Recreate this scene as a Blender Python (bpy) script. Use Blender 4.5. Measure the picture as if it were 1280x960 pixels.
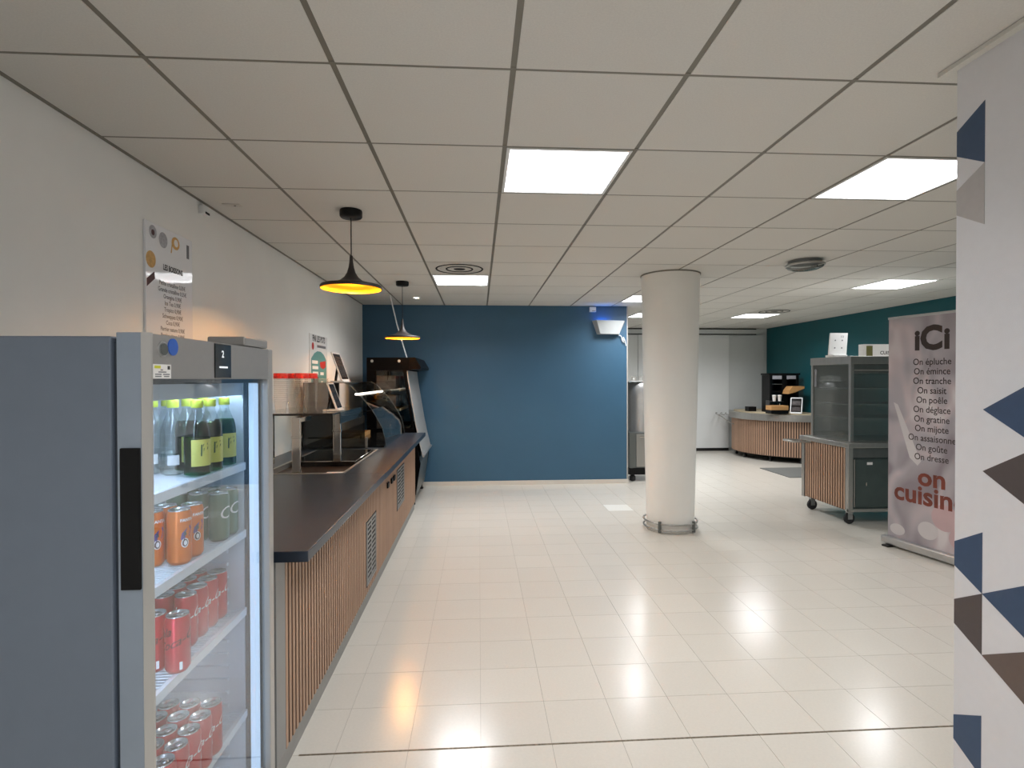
import bpy, bmesh, math, random
from mathutils import Vector, Matrix
random.seed(7)
for o in list(bpy.data.objects): bpy.data.objects.remove(o)
scene = bpy.context.scene
COL = scene.collection

# ------------------------------------------------------------ camera
F, YAW, PIT, ROL = 668.5, -.0619, -.0099, -.0022
CAM = Vector((0, 0, 1.5191))
def ray(px, py):
    u = (px-640)/F; v = (py-480)/F
    c, s = math.cos(ROL), math.sin(ROL); u, v = c*u+s*v, -s*u+c*v
    x, y, z = u, 1., -v
    c, s = math.cos(PIT), math.sin(PIT); y, z = c*y-s*z, s*y+c*z
    c, s = math.cos(YAW), math.sin(YAW)
    return Vector((c*x-s*y, s*x+c*y, z))
fw = ray(640, 480); rt = ray(640+F, 480)-fw; up = fw-ray(640, 480+F)
cd = bpy.data.cameras.new('camera'); cd.sensor_width = 36; cd.lens = F/1280*36; cd.clip_start = .02
cam = bpy.data.objects.new('camera', cd); COL.objects.link(cam)
cam.matrix_world = Matrix(((rt.x, up.x, -fw.x, CAM.x), (rt.y, up.y, -fw.y, CAM.y), (rt.z, up.z, -fw.z, CAM.z), (0, 0, 0, 1)))
scene.camera = cam
# ------------------------------------------------------------ world, exposure, light levels
w = bpy.data.worlds.new('world'); scene.world = w; w.use_nodes = True
w.node_tree.nodes['Background'].inputs[0].default_value = (.6, .65, .7, 1)
w.node_tree.nodes['Background'].inputs[1].default_value = .05
vs = scene.view_settings
vs.view_transform = 'Standard'; vs.look = 'None'; vs.gamma = 1; vs.use_curve_mapping = False; vs.exposure = 1.22
PANEL_E = 1.4          # glow of the LED ceiling panels' diffusers
PANEL_W = 23.0         # downward light of each LED panel, watts
BULB_E = 430.0         # warm pendant bulbs
STRIP_E = 8.0          # added cool lamps hidden in the drinks fridge

# ------------------------------------------------------------ materials
def lin(c):
    return tuple(((v/255)/12.92 if v/255 <= .04045 else ((v/255+.055)/1.055)**2.4) for v in c)
MATS = {}
def mat(name, rgb, rough=.5, metal=0., var=.0, scale=8., stretch=(1, 1, 1), bump=0., bscale=None, spec=.5, emit=0., rand=0., coat=0., coords='Object'):
    m = bpy.data.materials.new(name); m.use_nodes = True; MATS[name] = m
    nt = m.node_tree; N = nt.nodes; Lk = nt.links; b = N['Principled BSDF']
    col = lin(rgb)+(1,)
    b.inputs['Base Color'].default_value = col
    b.inputs['Roughness'].default_value = rough; b.inputs['Metallic'].default_value = metal
    b.inputs['Specular IOR Level'].default_value = spec
    if coat: b.inputs['Coat Weight'].default_value = coat; b.inputs['Coat Roughness'].default_value = .08
    if emit:
        b.inputs['Emission Color'].default_value = col; b.inputs['Emission Strength'].default_value = emit
    tc = N.new('ShaderNodeTexCoord'); mp = N.new('ShaderNodeMapping'); mp.inputs['Scale'].default_value = stretch
    Lk.new(tc.outputs[coords], mp.inputs[0])
    src = None
    if var:
        n = N.new('ShaderNodeTexNoise'); n.inputs['Scale'].default_value = scale; n.inputs['Detail'].default_value = 4
        Lk.new(mp.outputs[0], n.inputs['Vector'])
        r = N.new('ShaderNodeMapRange'); r.inputs['From Min'].default_value = .3; r.inputs['From Max'].default_value = .7
        r.inputs['To Min'].default_value = 1-var; r.inputs['To Max'].default_value = 1+var
        Lk.new(n.outputs['Fac'], r.inputs['Value']); src = r.outputs[0]
    if rand:
        oi = N.new('ShaderNodeObjectInfo'); r = N.new('ShaderNodeMapRange')
        r.inputs['To Min'].default_value = 1-rand; r.inputs['To Max'].default_value = 1+rand
        Lk.new(oi.outputs['Random'], r.inputs['Value'])
        if src:
            mm = N.new('ShaderNodeMath'); mm.operation = 'MULTIPLY'; Lk.new(src, mm.inputs[0]); Lk.new(r.outputs[0], mm.inputs[1]); src = mm.outputs[0]
        else: src = r.outputs[0]
    if src:
        h = N.new('ShaderNodeHueSaturation'); h.inputs['Color'].default_value = col
        Lk.new(src, h.inputs['Value']); Lk.new(h.outputs[0], b.inputs['Base Color'])
    if bump:
        n = N.new('ShaderNodeTexNoise'); n.inputs['Scale'].default_value = bscale or scale; n.inputs['Detail'].default_value = 3
        Lk.new(mp.outputs[0], n.inputs['Vector'])
        bm = N.new('ShaderNodeBump'); bm.inputs['Strength'].default_value = bump; bm.inputs['Distance'].default_value = .002
        Lk.new(n.outputs['Fac'], bm.inputs['Height']); Lk.new(bm.outputs[0], b.inputs['Normal'])
    return m
def glassmat(name, tint=(1, 1, 1), rough=.02, refl=1., base=.0, milk=0.):
    m = bpy.data.materials.new(name); m.use_nodes = True; MATS[name] = m
    nt = m.node_tree; N = nt.nodes; Lk = nt.links; N.remove(N['Principled BSDF'])
    out = N['Material Output']
    t = N.new('ShaderNodeBsdfTransparent'); t.inputs[0].default_value = tuple(tint)+(1,)
    g = N.new('ShaderNodeBsdfGlossy'); g.inputs['Roughness'].default_value = rough
    lw = N.new('ShaderNodeLayerWeight'); lw.inputs[0].default_value = .5
    fr = N.new('ShaderNodeMath'); fr.operation = 'POWER'; fr.inputs[1].default_value = 5; Lk.new(lw.outputs['Facing'], fr.inputs[0])
    mu = N.new('ShaderNodeMath'); mu.operation = 'MULTIPLY_ADD'; mu.inputs[1].default_value = refl; mu.inputs[2].default_value = base+.035
    mu.use_clamp = True
    mx = N.new('ShaderNodeMixShader')
    Lk.new(fr.outputs[0], mu.inputs[0]); Lk.new(mu.outputs[0], mx.inputs[0]); Lk.new(t.outputs[0], mx.inputs[1]); Lk.new(g.outputs[0], mx.inputs[2])
    if milk:
        df = N.new('ShaderNodeBsdfDiffuse'); df.inputs[0].default_value = (.85, .84, .8, 1); m2 = N.new('ShaderNodeMixShader'); m2.inputs[0].default_value = milk
        Lk.new(mx.outputs[0], m2.inputs[1]); Lk.new(df.outputs[0], m2.inputs[2]); mx = m2
    Lk.new(mx.outputs[0], out.inputs[0])
    return m
def emis(name, rgb, st):
    m = bpy.data.materials.new(name); m.use_nodes = True; MATS[name] = m
    nt = m.node_tree; N = nt.nodes; b = N['Principled BSDF']
    b.inputs['Base Color'].default_value = lin(rgb)+(1,); b.inputs['Emission Color'].default_value = lin(rgb)+(1,)
    b.inputs['Emission Strength'].default_value = st
    return m
M = MATS
mat('wall_white', (240, 239, 235), .75, var=.02, scale=3, bump=.15, bscale=260)
mat('wall_blue', (58, 97, 124), .45, var=.03, scale=2, bump=.12, bscale=220)
mat('wall_teal', (4, 84, 92), .5, var=.04, scale=2, bump=.1, bscale=220)
mat('wall_grey', (212, 215, 214), .6, var=.02, scale=3, bump=.1, bscale=200)
mat('edge_beige', (182, 178, 172), .6, var=.02, scale=10)
mat('door_grey', (232, 234, 233), .45, var=.015, scale=2, bump=.05, bscale=120)
mat('partition', (226, 226, 229), .55, var=.012, scale=30, bump=.25, bscale=420)
mat('tri_blue', (58, 80, 110), .5, var=.03, scale=40, bump=.2, bscale=420)
mat('tri_brown', (84, 76, 76), .5, var=.03, scale=40, bump=.2, bscale=420)
mat('tri_taupe', (104, 90, 84), .5, var=.03, scale=40, bump=.2, bscale=420)
mat('tri_grey', (184, 180, 178), .5, var=.03, scale=40, bump=.2, bscale=420)
mat('ceil_tile', (217, 214, 207), .9, var=.035, scale=160, bump=.3, bscale=420, rand=.012, spec=.2)
mat('ceil_tee', (124, 119, 108), .5, var=.02, scale=20)
mat('ceil_void', (70, 66, 60), .9, var=.05, scale=20)
mat('floor_tile', (220, 214, 203), .2, var=.022, scale=90, rand=.018, bump=.06, bscale=60, spec=.55)
mat('floor_tile_new', (240, 238, 230), .25, var=.01, scale=90)
mat('floor_joint', (176, 170, 160), .8, var=.05, scale=30)
mat('joint_metal', (128, 116, 98), .5, .5, var=.35, scale=14, stretch=(6, 1, 1))
mat('baseboard', (214, 208, 198), .4, var=.02, scale=10)
mat('column_white', (244, 242, 236), .45, var=.015, scale=3, bump=.1, bscale=160)
mat('steel', (172, 170, 165), .34, .7, var=.06, scale=30, stretch=(1, 1, .08))
mat('steel_dark', (112, 116, 114), .38, .6, var=.06, scale=24, stretch=(1, 1, .1))
mat('steel_green', (84, 96, 94), .42, .5, var=.05, scale=12)
mat('chrome', (214, 208, 200), .09, 1., var=.02, scale=10)
mat('alu', (196, 196, 196), .35, .8, var=.03, scale=40, stretch=(.1, 1, 1))
mat('black_metal', (24, 22, 22), .45, var=.08, scale=30)
mat('black_gloss', (14, 14, 15), .12, var=.05, scale=20, coat=.3)
mat('black_satin', (7, 7, 8), .35, var=.05, scale=20, spec=.06)
mat('black_plastic', (10, 10, 11), .45, var=.08, scale=30, spec=.25)
mat('rubber', (42, 42, 44), .7, var=.08, scale=50)
mat('fridge_side', (116, 126, 140), .42, .25, var=.02, scale=20)
mat('fridge_stile', (150, 162, 176), .3, .4, var=.02, scale=20)
mat('fridge_front', (186, 184, 180), .34, .45, var=.02, scale=30, stretch=(1, 1, .1))
mat('fridge_header', (166, 164, 161), .36, .45, var=.02, scale=30)
mat('fridge_liner', (226, 232, 238), .4, var=.01, scale=10)
mat('white_wire', (236, 240, 244), .3, var=.01, scale=20)
mat('seal', (60, 68, 78), .55, var=.04, scale=20)
mat('wood_slat', (180, 145, 120), .48, var=.12, scale=16, stretch=(3, 3, .25), rand=.06)
mat('wood_back', (44, 28, 20), .7, var=.1, scale=16)
mat('wood_tray', (192, 144, 90), .5, var=.12, scale=12, stretch=(.3, 2, 2))
mat('wood_beige', (196, 180, 150), .5, var=.06, scale=10)
mat('counter_top', (33, 43, 56), .3, var=.07, scale=120, spec=.5)
mat('plinth', (148, 147, 143), .45, .3, var=.04, scale=20)
mat('panel_grey', (150, 150, 148), .45, .2, var=.03, scale=14)
mat('well_brown', (72, 54, 42), .3, .5, var=.1, scale=8)
mat('white_plastic', (236, 236, 234), .35, var=.01, scale=20)
mat('lamp_shell', (172, 176, 175), .4, var=.01, scale=20)
mat('white_card', (244, 242, 238), .25, var=.008, scale=20)
mat('gloss_board', (240, 241, 244), .05, var=.008, scale=8, spec=.6)
mat('ink', (52, 50, 52), .6, var=.03, scale=30)
mat('ink_grey', (120, 120, 124), .6, var=.03, scale=30)
mat('print_teal', (92, 150, 152), .5, var=.03, scale=20)
mat('print_red', (196, 60, 54), .5, var=.04, scale=30)
mat('print_white', (244, 244, 242), .5, var=.01, scale=30)
mat('print_blue', (52, 100, 190), .4, var=.02, scale=40)
mat('print_yellow', (214, 214, 50), .5, var=.02, scale=40)
mat('print_gold', (214, 170, 104), .5, var=.15, scale=60)
mat('print_choc', (92, 60, 62), .5, var=.2, scale=60)
mat('print_silver', (170, 170, 176), .4, var=.2, scale=60)
mat('ink_banner', (62, 50, 46), .5, var=.05, scale=20)
mat('ink_banner_red', (128, 62, 48), .5, var=.25, scale=9)
mat('can_red', (206, 40, 50), .32, .35, var=.04, scale=30, rand=.05)
mat('can_dark', (96, 26, 30), .4, .3, var=.04, scale=30)
mat('can_orange', (238, 122, 28), .32, .3, var=.06, scale=20, rand=.05)
mat('can_green', (96, 128, 106), .32, .4, var=.08, scale=20, rand=.06)
mat('can_lid', (210, 208, 204), .22, 1., var=.05, scale=60)
mat('can_purple', (92, 72, 140), .4, var=.3, scale=60)
mat('cap_lime', (196, 206, 62), .4, var=.03, scale=40)
mat('label_yellow', (226, 220, 112), .45, var=.04, scale=40)
mat('label_ink', (60, 90, 60), .5, var=.05, scale=40)
glassmat('bottle_clear', (.90, .94, .92), .05, 1., .04)
glassmat('bottle_green', (.10, .34, .14), .05, 1., .03)
glassmat('glass', (.93, .96, .95), .01, 1., .0)
glassmat('door_glass', (.90, .93, .95), .01, 1.1, .05)
glassmat('glass_dark', (.30, .32, .31), .02, 1.1, .03)
glassmat('glass_smoke', (.55, .58, .57), .02, 1., .03)
glassmat('case_glass', (.86, .9, .89), .02, 1., .05, .05)
glassmat('cup_plastic', (.95, .94, .92), .12, .8, .03, .09)
mat('cup_red', (214, 48, 44), .45, var=.25, scale=60)
mat('shutter', (190, 190, 188), .4, .4, var=.03, scale=60, stretch=(1, .1, 1))
mat('gold', (255, 176, 40), .4, .2, var=.03, scale=10)
mat('shade_black', (44, 38, 36), .5, var=.05, scale=20)
mat('cord_white', (236, 238, 240), .4, var=.01, scale=20)
mat('screen', (26, 20, 20), .12, var=.25, scale=12)
mat('screen_row', (66, 58, 56), .2, var=.3, scale=30)
mat('patch_grey', (112, 112, 108), .9, var=.08, scale=120, bump=.3, bscale=300)
mat('vent_dark', (34, 32, 30), .8, var=.05, scale=20)
mat('vent_white', (206, 202, 194), .6, var=.02, scale=20)
mat('dome_grey', (128, 130, 130), .4, .5, var=.05, scale=30)
mat('print_olive', (110, 108, 58), .6, var=.05, scale=30)
mat('food_brown', (104, 74, 56), .6, var=.2, scale=30)
m = emis('led_panel', (250, 251, 255), PANEL_E)   # prismatic cover: glows and lets the LED board behind it shine down
nt = m.node_tree; tr_ = nt.nodes.new('ShaderNodeBsdfTransparent'); mx_ = nt.nodes.new('ShaderNodeMixShader'); mx_.inputs[0].default_value = .5
nt.nodes['Principled BSDF'].inputs['Emission Strength'].default_value = PANEL_E*2
nt.links.new(nt.nodes['Principled BSDF'].outputs[0], mx_.inputs[1]); nt.links.new(tr_.outputs[0], mx_.inputs[2]); nt.links.new(mx_.outputs[0], nt.nodes['Material Output'].inputs[0])
emis('bulb', (255, 192, 112), BULB_E)
emis('strip', (206, 228, 255), STRIP_E)
emis('edge_glow', (196, 224, 255), .42)  # glow painted on the door frame edge for the light it catches
emis('bar_light', (255, 244, 230), 1.6)
emis('spot_light', (255, 246, 232), 14.0)
emis('uv', (30, 140, 255), 11.0)
emis('digit', (220, 224, 228), .3)
# banner print: blurred pale mauve kitchen picture
m = mat('banner_print', (186, 178, 182), .5)
nt = m.node_tree; N = nt.nodes; Lk = nt.links; b = N['Principled BSDF']
tc = N.new('ShaderNodeTexCoord'); mp = N.new('ShaderNodeMapping'); mp.inputs['Scale'].default_value = (1.6, 1, 1.0)
n = N.new('ShaderNodeTexNoise'); n.inputs['Scale'].default_value = 2.1; n.inputs['Detail'].default_value = 1.2; n.inputs['Distortion'].default_value = 1.1
cr = N.new('ShaderNodeValToRGB'); e = cr.color_ramp.elements
e[0].position = .32; e[0].color = lin((150, 140, 146))+(1,); e[1].position = .72; e[1].color = lin((222, 214, 214))+(1,)
k = e.new(.5); k.color = lin((182, 175, 180))+(1,); k = e.new(.6); k.color = lin((202, 188, 191))+(1,)
Lk.new(tc.outputs['Object'], mp.inputs[0]); Lk.new(mp.outputs[0], n.inputs['Vector']); Lk.new(n.outputs['Fac'], cr.inputs[0]); Lk.new(cr.outputs[0], b.inputs['Base Color'])
mat('banner_pink', (206, 176, 178), .5, var=.06, scale=5)
mat('banner_pale', (216, 210, 210), .5, var=.04, scale=6)

# ------------------------------------------------------------ builders
ORG = {}
def reg(o, org): ORG[o.name] = Vector(org); return o
def org(o): return ORG.get(o.name, Vector((0, 0, 0))) if o else Vector((0, 0, 0))
def props(o, label=None, cat=None, group=None, kind=None):
    if label: o['label'] = label
    if cat: o['category'] = cat
    if group: o['group'] = group
    if kind: o['kind'] = kind
    return o
def thing(name, loc, label, cat, group=None, rz=0.):
    o = bpy.data.objects.new(name, None); COL.objects.link(o); o.empty_display_size = .05
    o.location = loc; o.rotation_euler = (0, 0, rz)
    props(o, label, cat, group); return reg(o, loc if not rz else (0, 0, 0))
class MB:
    """collects geometry in world (or local) coordinates, builds one mesh object"""
    def __init__(s): s.v = []; s.f = []; s.sm = []
    def add(s, vs, fs, smooth=False):
        k = len(s.v); s.v += [Vector(p) for p in vs]
        for f in fs: s.f.append([k+i for i in f]); s.sm.append(smooth)
        return s
    def box(s, x0, x1, y0, y1, z0, z1, bev=0.):
        if x0 > x1: x0, x1 = x1, x0
        if y0 > y1: y0, y1 = y1, y0
        if z0 > z1: z0, z1 = z1, z0
        bm = bmesh.new(); bmesh.ops.create_cube(bm, size=1)
        for q in bm.verts: q.co = ((x0+x1)/2+q.co.x*(x1-x0), (y0+y1)/2+q.co.y*(y1-y0), (z0+z1)/2+q.co.z*(z1-z0))
        if bev: bmesh.ops.bevel(bm, geom=bm.edges[:], offset=min(bev, .45*min(x1-x0, y1-y0, z1-z0)), segments=2, affect='EDGES', profile=.5)
        bm.verts.index_update()
        s.add([q.co.copy() for q in bm.verts], [[q.index for q in f.verts] for f in bm.faces]); bm.free(); return s
    def prism(s, poly, vec):
        """poly: list of 3D points, extruded along vec"""
        n = len(poly); v = [Vector(p) for p in poly]; vec = Vector(vec)
        fs = [list(range(n))[::-1], list(range(n, 2*n))]+[[i, (i+1) % n, n+(i+1) % n, n+i] for i in range(n)]
        return s.add(v+[p+vec for p in v], fs)
    def lathe(s, prof, c=(0, 0, 0), n=24, smooth=True, cap=True, a0=0, a1=None):
        c = Vector(c); full = a1 is None; a1 = a0+2*math.pi if full else a1; m_ = n if full else n+1
        vs = []; 
        for r, z in prof:
            for i in range(m_):
                a = a0+(a1-a0)*i/n; vs.append(c+Vector((r*math.cos(a), r*math.sin(a), z)))
        fs = []
        for j in range(len(prof)-1):
            for i in range(n):
                k = (i+1) % m_ if full else i+1
                fs.append([j*m_+i, j*m_+k, (j+1)*m_+k, (j+1)*m_+i])
        s.add(vs, fs, smooth)
        if cap and full:
            if prof[0][0] > 1e-4: s.add(vs[:m_], [list(range(m_))[::-1]])
            if prof[-1][0] > 1e-4: s.add(vs[-m_:], [list(range(m_))])
        return s
    def tube(s, pts, r, n=8, closed=False, cap=True):
        P = [Vector(p) for p in pts]; K = len(P); vs = []
        for i in range(K):
            a = P[i-1] if (i or closed) else P[i]; b_ = P[(i+1) % K] if (i < K-1 or closed) else P[i]
            t = (b_-a).normalized(); ref = Vector((0, 0, 1)) if abs(t.z) < .9 else Vector((1, 0, 0))
            u = t.cross(ref).normalized(); w_ = u.cross(t).normalized()
            for k in range(n):
                g = 2*math.pi*k/n; vs.append(P[i]+u*(r*math.cos(g))+w_*(r*math.sin(g)))
        fs = []
        for i in range(K if closed else K-1):
            j = (i+1) % K
            for k in range(n): fs.append([i*n+k, i*n+(k+1) % n, j*n+(k+1) % n, j*n+k])
        s.add(vs, fs, True)
        if cap and not closed: s.add(vs[:n], [list(range(n))[::-1]]); s.add(vs[-n:], [list(range(n))])
        return s
    def build(s, name, material, parent=None, local=False, label=None, kind=None):
        o_ = Vector((0, 0, 0)) if local else org(parent)
        me = bpy.data.meshes.new(name); me.from_pydata([p-o_ for p in s.v], [], s.f)
        bm = bmesh.new(); bm.from_mesh(me); bmesh.ops.recalc_face_normals(bm, faces=bm.faces); bm.to_mesh(me); bm.free()
        for p, q in zip(me.polygons, s.sm): p.use_smooth = q
        me.materials.append(M[material] if isinstance(material, str) else material)
        o = bpy.data.objects.new(name, me); COL.objects.link(o); o.parent = parent
        if label: o['label'] = label
        if kind: o['kind'] = kind
        return reg(o, o_)
def box(name, x0, x1, y0, y1, z0, z1, material, parent=None, bev=0., local=False, label=None):
    return MB().box(x0, x1, y0, y1, z0, z1, bev).build(name, material, parent, local, label)
def rootbox(name, x0, x1, y0, y1, z0, z1, material, label, cat, group=None, bev=0.):
    """a thing that is one mesh; its origin at its base"""
    o = MB().box(x0, x1, y0, y1, z0, z1, bev).build(name, material); return props(o, label, cat, group)
def struct(o): o['kind'] = 'structure'; return o
def copytree(o, loc, label=None, parent=None):
    c = o.copy(); COL.objects.link(c); c.parent = parent
    if loc is not None: c.location = loc
    if label: c['label'] = label
    for ch in list(o.children): copytree(ch, None, None, c)
    return c
TXT = {}
def textmesh(s, size, bold=0., shear=0., align='CENTER', space=1., sub=0):
    key = (s, size, bold, shear, align, space, sub)
    if key in TXT: return TXT[key]
    cu = bpy.data.curves.new('t', 'FONT'); cu.body = s; cu.size = size; cu.align_x = align; cu.offset = bold; cu.shear = shear
    cu.space_character = space; cu.resolution_u = 3
    ob = bpy.data.objects.new('t', cu); COL.objects.link(ob)
    dg = bpy.context.evaluated_depsgraph_get(); dg.update(); me = bpy.data.meshes.new_from_object(ob.evaluated_get(dg))
    if sub:
        bm = bmesh.new(); bm.from_mesh(me); bmesh.ops.triangulate(bm, faces=bm.faces); bmesh.ops.subdivide_edges(bm, edges=bm.edges[:], cuts=sub, use_grid_fill=True); bm.to_mesh(me); bm.free()
    r = ([v.co.copy() for v in me.vertices], [list(p.vertices) for p in me.polygons])
    bpy.data.objects.remove(ob); bpy.data.curves.remove(cu); bpy.data.meshes.remove(me)
    TXT[key] = r; return r
def text(mb, s, size, o, xd, yd, bold=0., shear=0., align='CENTER', sx=1., space=1.):
    vs, fs = textmesh(s, size, bold, shear, align, space); o = Vector(o); xd = Vector(xd); yd = Vector(yd)
    mb.add([o+xd*(v.x*sx)+yd*v.y for v in vs], fs); return mb

# ------------------------------------------------------------ the room
CZ = 2.563; XL, XR, YN, YF = -1.63, 6.08, -2.6, 10.97; YB = 7.63; XB = 2.15
struct(box('wall_left', XL-.12, XL, YN, YF, 0, CZ+.2, 'wall_white'))
wc = struct(box('wall_center', XL+.001, XB-.012, YB, YB+.12, 0, CZ-.001, 'wall_blue'))
box('edge_trim', XB-.012, XB+.004, YB-.002, YB+.124, 0, CZ-.001, 'edge_beige', wc, label='white end edge of the blue wall')
struct(box('wall_far', XL-.12, XR+.12, YF, YF+.12, 0, CZ+.2, 'wall_grey'))
struct(box('wall_right', XR, XR+.12, YN, YF-.001, 0, CZ+.2, 'wall_teal'))
struct(box('wall_near', XL-.12, XR+.12, YN-.12, YN-.001, 0, CZ+.2, 'wall_white'))
wp = struct(box('wall_partition', 1.605, 1.90, YN+.001, 1.708, 0, CZ-.001, 'partition'))
struct(box('baseboard_center', XL+.01, XB+.012, YB-.015, YB-.0005, 0, .06, 'baseboard'))
struct(box('baseboard_far', XL+.01, 4.3, YF-.015, YF-.0005, 0, .06, 'baseboard'))
struct(box('trim_1', 1.575, 1.604, YN+.01, 1.752, CZ-.016, CZ-.002, 'ceil_tile'))
# triangle decor on the partition: equilateral lattice, edge .1965
E_ = .1965; Y0 = 1.608; YA = 1.778; YC = Y0-.170
def tri(k, side, m_):
    zt = 2.40-k*E_
    if side > 0:   # vertical edge at Y0, apex to the far side, cut by the wall's end
        t = (1.7075-Y0)/(YA-Y0); za, zb = zt-t*E_/2, zt-E_+t*E_/2
        p = [(Y0, zt), (Y0, zt-E_), (1.7075, zb), (1.7075, za)]
    else:          # apex at Y0, vertical edge towards the camera
        p = [(Y0, zt), (YC, zt+E_/2), (YC, zt-E_/2)]
    MB().prism([(1.605, y, z) for y, z in p], (-.0012, 0, 0)).build('triangle_panel', m_, wp)
tri(0, 1, 'tri_blue'); tri(1, 1, 'tri_grey'); tri(5, -1, 'tri_blue'); tri(6, -1, 'tri_brown'); tri(7, 1, 'tri_blue')
tri(8, 1, 'tri_brown'); tri(8, -1, 'tri_blue'); tri(9, -1, 'tri_taupe'); tri(10, 1, 'tri_blue')
# sliding doors and rail on the far wall
d1 = struct(box('door_1', 3.30, 5.23, YF-.06, YF-.03, .06, 2.42, 'door_grey')); box('bottom_strip', 3.30, 5.23, YF-.058, YF-.032, 0, .06, 'black_metal', d1)  # black strip stands in for the shadow gap under the doors
d2 = struct(box('door_2', 1.6, 3.29, YF-.06, YF-.03, .06, 2.42, 'door_grey')); box('bottom_strip', 1.6, 3.29, YF-.058, YF-.032, 0, .06, 'black_metal', d2)
struct(box('door_3', 5.24, 6.0, YF-.04, YF-.015, .06, 2.42, 'wall_grey'))
t2 = struct(box('trim_2', 1.6, 5.80, YF-.10, YF-.062, 2.425, 2.54, 'wall_grey'))
box('rail_shadow_gap', 1.6, 5.80, YF-.104, YF-.1005, 2.425, 2.445, 'black_metal', t2)
box('rail_shadow_gap', 1.6, 5.80, YF-.104, YF-.1005, 2.535, 2.556, 'black_metal', t2)

# floor: bed, single tiles near the camera, the rest in one mesh
T = .2958; FX = .0037; FY = 2.4904
fl = struct(box('floor', XL-.12, XR+.12, YN-.12, YF+.12, -.12, -.0025, 'floor_joint'))
def tile_mesh():
    g = .0008; mb = MB().box(g, T-g, g, T-g, -.0025, 0)
    return mb
proto = tile_mesh().build('floor_tile', 'floor_tile', fl, local=True); used = False
rest = MB(); cnt = 0
iN = math.ceil((XR-FX)/T)
for j in range(-18, 30):
    y0 = FY+j*T
    if y0 >= YF: break
    for i in range(-6, iN):
        x0 = FX+i*T
        near = -2 <= j <= 10
        # in view and in front of the counter / partition?
        vis = near and x0 > -.95 and x0 < .93*(y0+T) and not (x0+T > 3.9 and y0 > 4.6)
        if (i, j) == (5, 12):
            o = proto.copy(); o.data = proto.data.copy(); o.data.materials[0] = M['floor_tile_new']; COL.objects.link(o); o.location = (x0, y0, 0)
            o['label'] = 'whiter replacement floor tile'; continue
        if vis:
            if not used: o = proto; used = True
            else: o = proto.copy(); COL.objects.link(o)
            o.location = (x0, y0, 0); cnt += 1
        else:
            a, b_, c_, d_ = max(x0, XL)+.0011, min(x0+T, XR)-.0011, max(y0, YN)+.0011, min(y0+T, YF)-.0011
            if b_-a > .005 and d_-c_ > .005: rest.box(a, b_, c_, d_, -.0025, 0)
rest.build('floor_tiles_beyond', 'floor_tile', fl, kind='stuff')
print('floor tiles', cnt)
box('expansion_joint', XL+.9, 3.2, 2.194-.004, 2.194+.004, -.002, .0012, 'joint_metal', fl, label='worn metal strip over the floor joint')

# ceiling: void slab, tees, tiles, lights
ce = struct(box('ceiling', XL-.12, XR+.12, YN-.12, YF+.12, CZ+.03, CZ+.1, 'ceil_void'))
GX = -1.081; GY = 1.813; G = .6
xs = [XL]+[GX+G*i for i in range(12)]+[XR]; ys = [GY-G]+[GY+G*j for j in range(0, 16)]+[YF]
for x in xs[1:-1]: box('ceiling_runner', x-.012, x+.012, YN, YF, CZ+.0025, CZ+.03, 'ceil_tee', ce)
for y in ys[1:-1]: box('ceiling_cross_bar', XL, XR, y-.011, y+.011, CZ+.001, CZ+.03, 'ceil_tee', ce)
box('ceiling_edge_angle', XL, XL+.02, YN, YF, CZ-.002, CZ+.03, 'ceil_tee', ce)
lights = {(2, 1): 'square light panel over the middle of the white tiled floor, nearest the camera',
          (5, 1): 'large square light panel partly hidden by the triangle patterned wall',
          (1, 6): 'square light panel just beyond the round ceiling vent, near the pendant lamps',
          (9, 6): 'square light panel over the teal wall side, above the roll-up banner',
          (9, 11): 'far square light panel above the curved coffee counter',
          (5, 8): 'square light panel peeking from behind the top of the white column',
          (6, 11): 'farthest light panel just right of the blue wall top corner',
          (2, -4): 'added square light panel in the ceiling behind the camera',  # added out of view, lights the partition and left wall
          (9, 1): 'added square light panel hidden behind the triangle patterned wall'}  # added out of view to light the banner
vents = {(1, 5): 'ceiling tile with a round slotted air vent beside the light panel', (9, 10): 'dark ceiling vent beside the light panel over the coffee counter'}
cellproto = {}
for a in range(len(xs)-1):
    for b_ in range(len(ys)-1):
        ix, j = a-1, b_-1
        if (ix, j) in lights or (ix, j) in vents: continue
        wx, wy = xs[a+1]-xs[a], ys[b_+1]-ys[b_]; key = (round(wx, 3), round(wy, 3))
        cx, cy = xs[a], ys[b_]
        if key not in cellproto:
            cellproto[key] = o = MB().box(.010, wx-.010, .0062, wy-.0062, 0, .02, .0012).build('ceiling_tile', 'ceil_tile', ce, local=True)
        else:
            o = cellproto[key].copy(); COL.objects.link(o)
        o.location = (cx, cy, CZ)
nb = MB()
for a in range(len(xs)-1):
    for j in range(-8, -1):
        if (a-1, j) in lights: continue
        y0 = max(GY+G*j, YN); nb.box(xs[a]+.01, xs[a+1]-.01, y0+.0045, GY+G*(j+1)-.0045, CZ, CZ+.02)
nb.build('ceiling_tiles_behind', 'ceil_tile', ce, kind='stuff')
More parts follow.
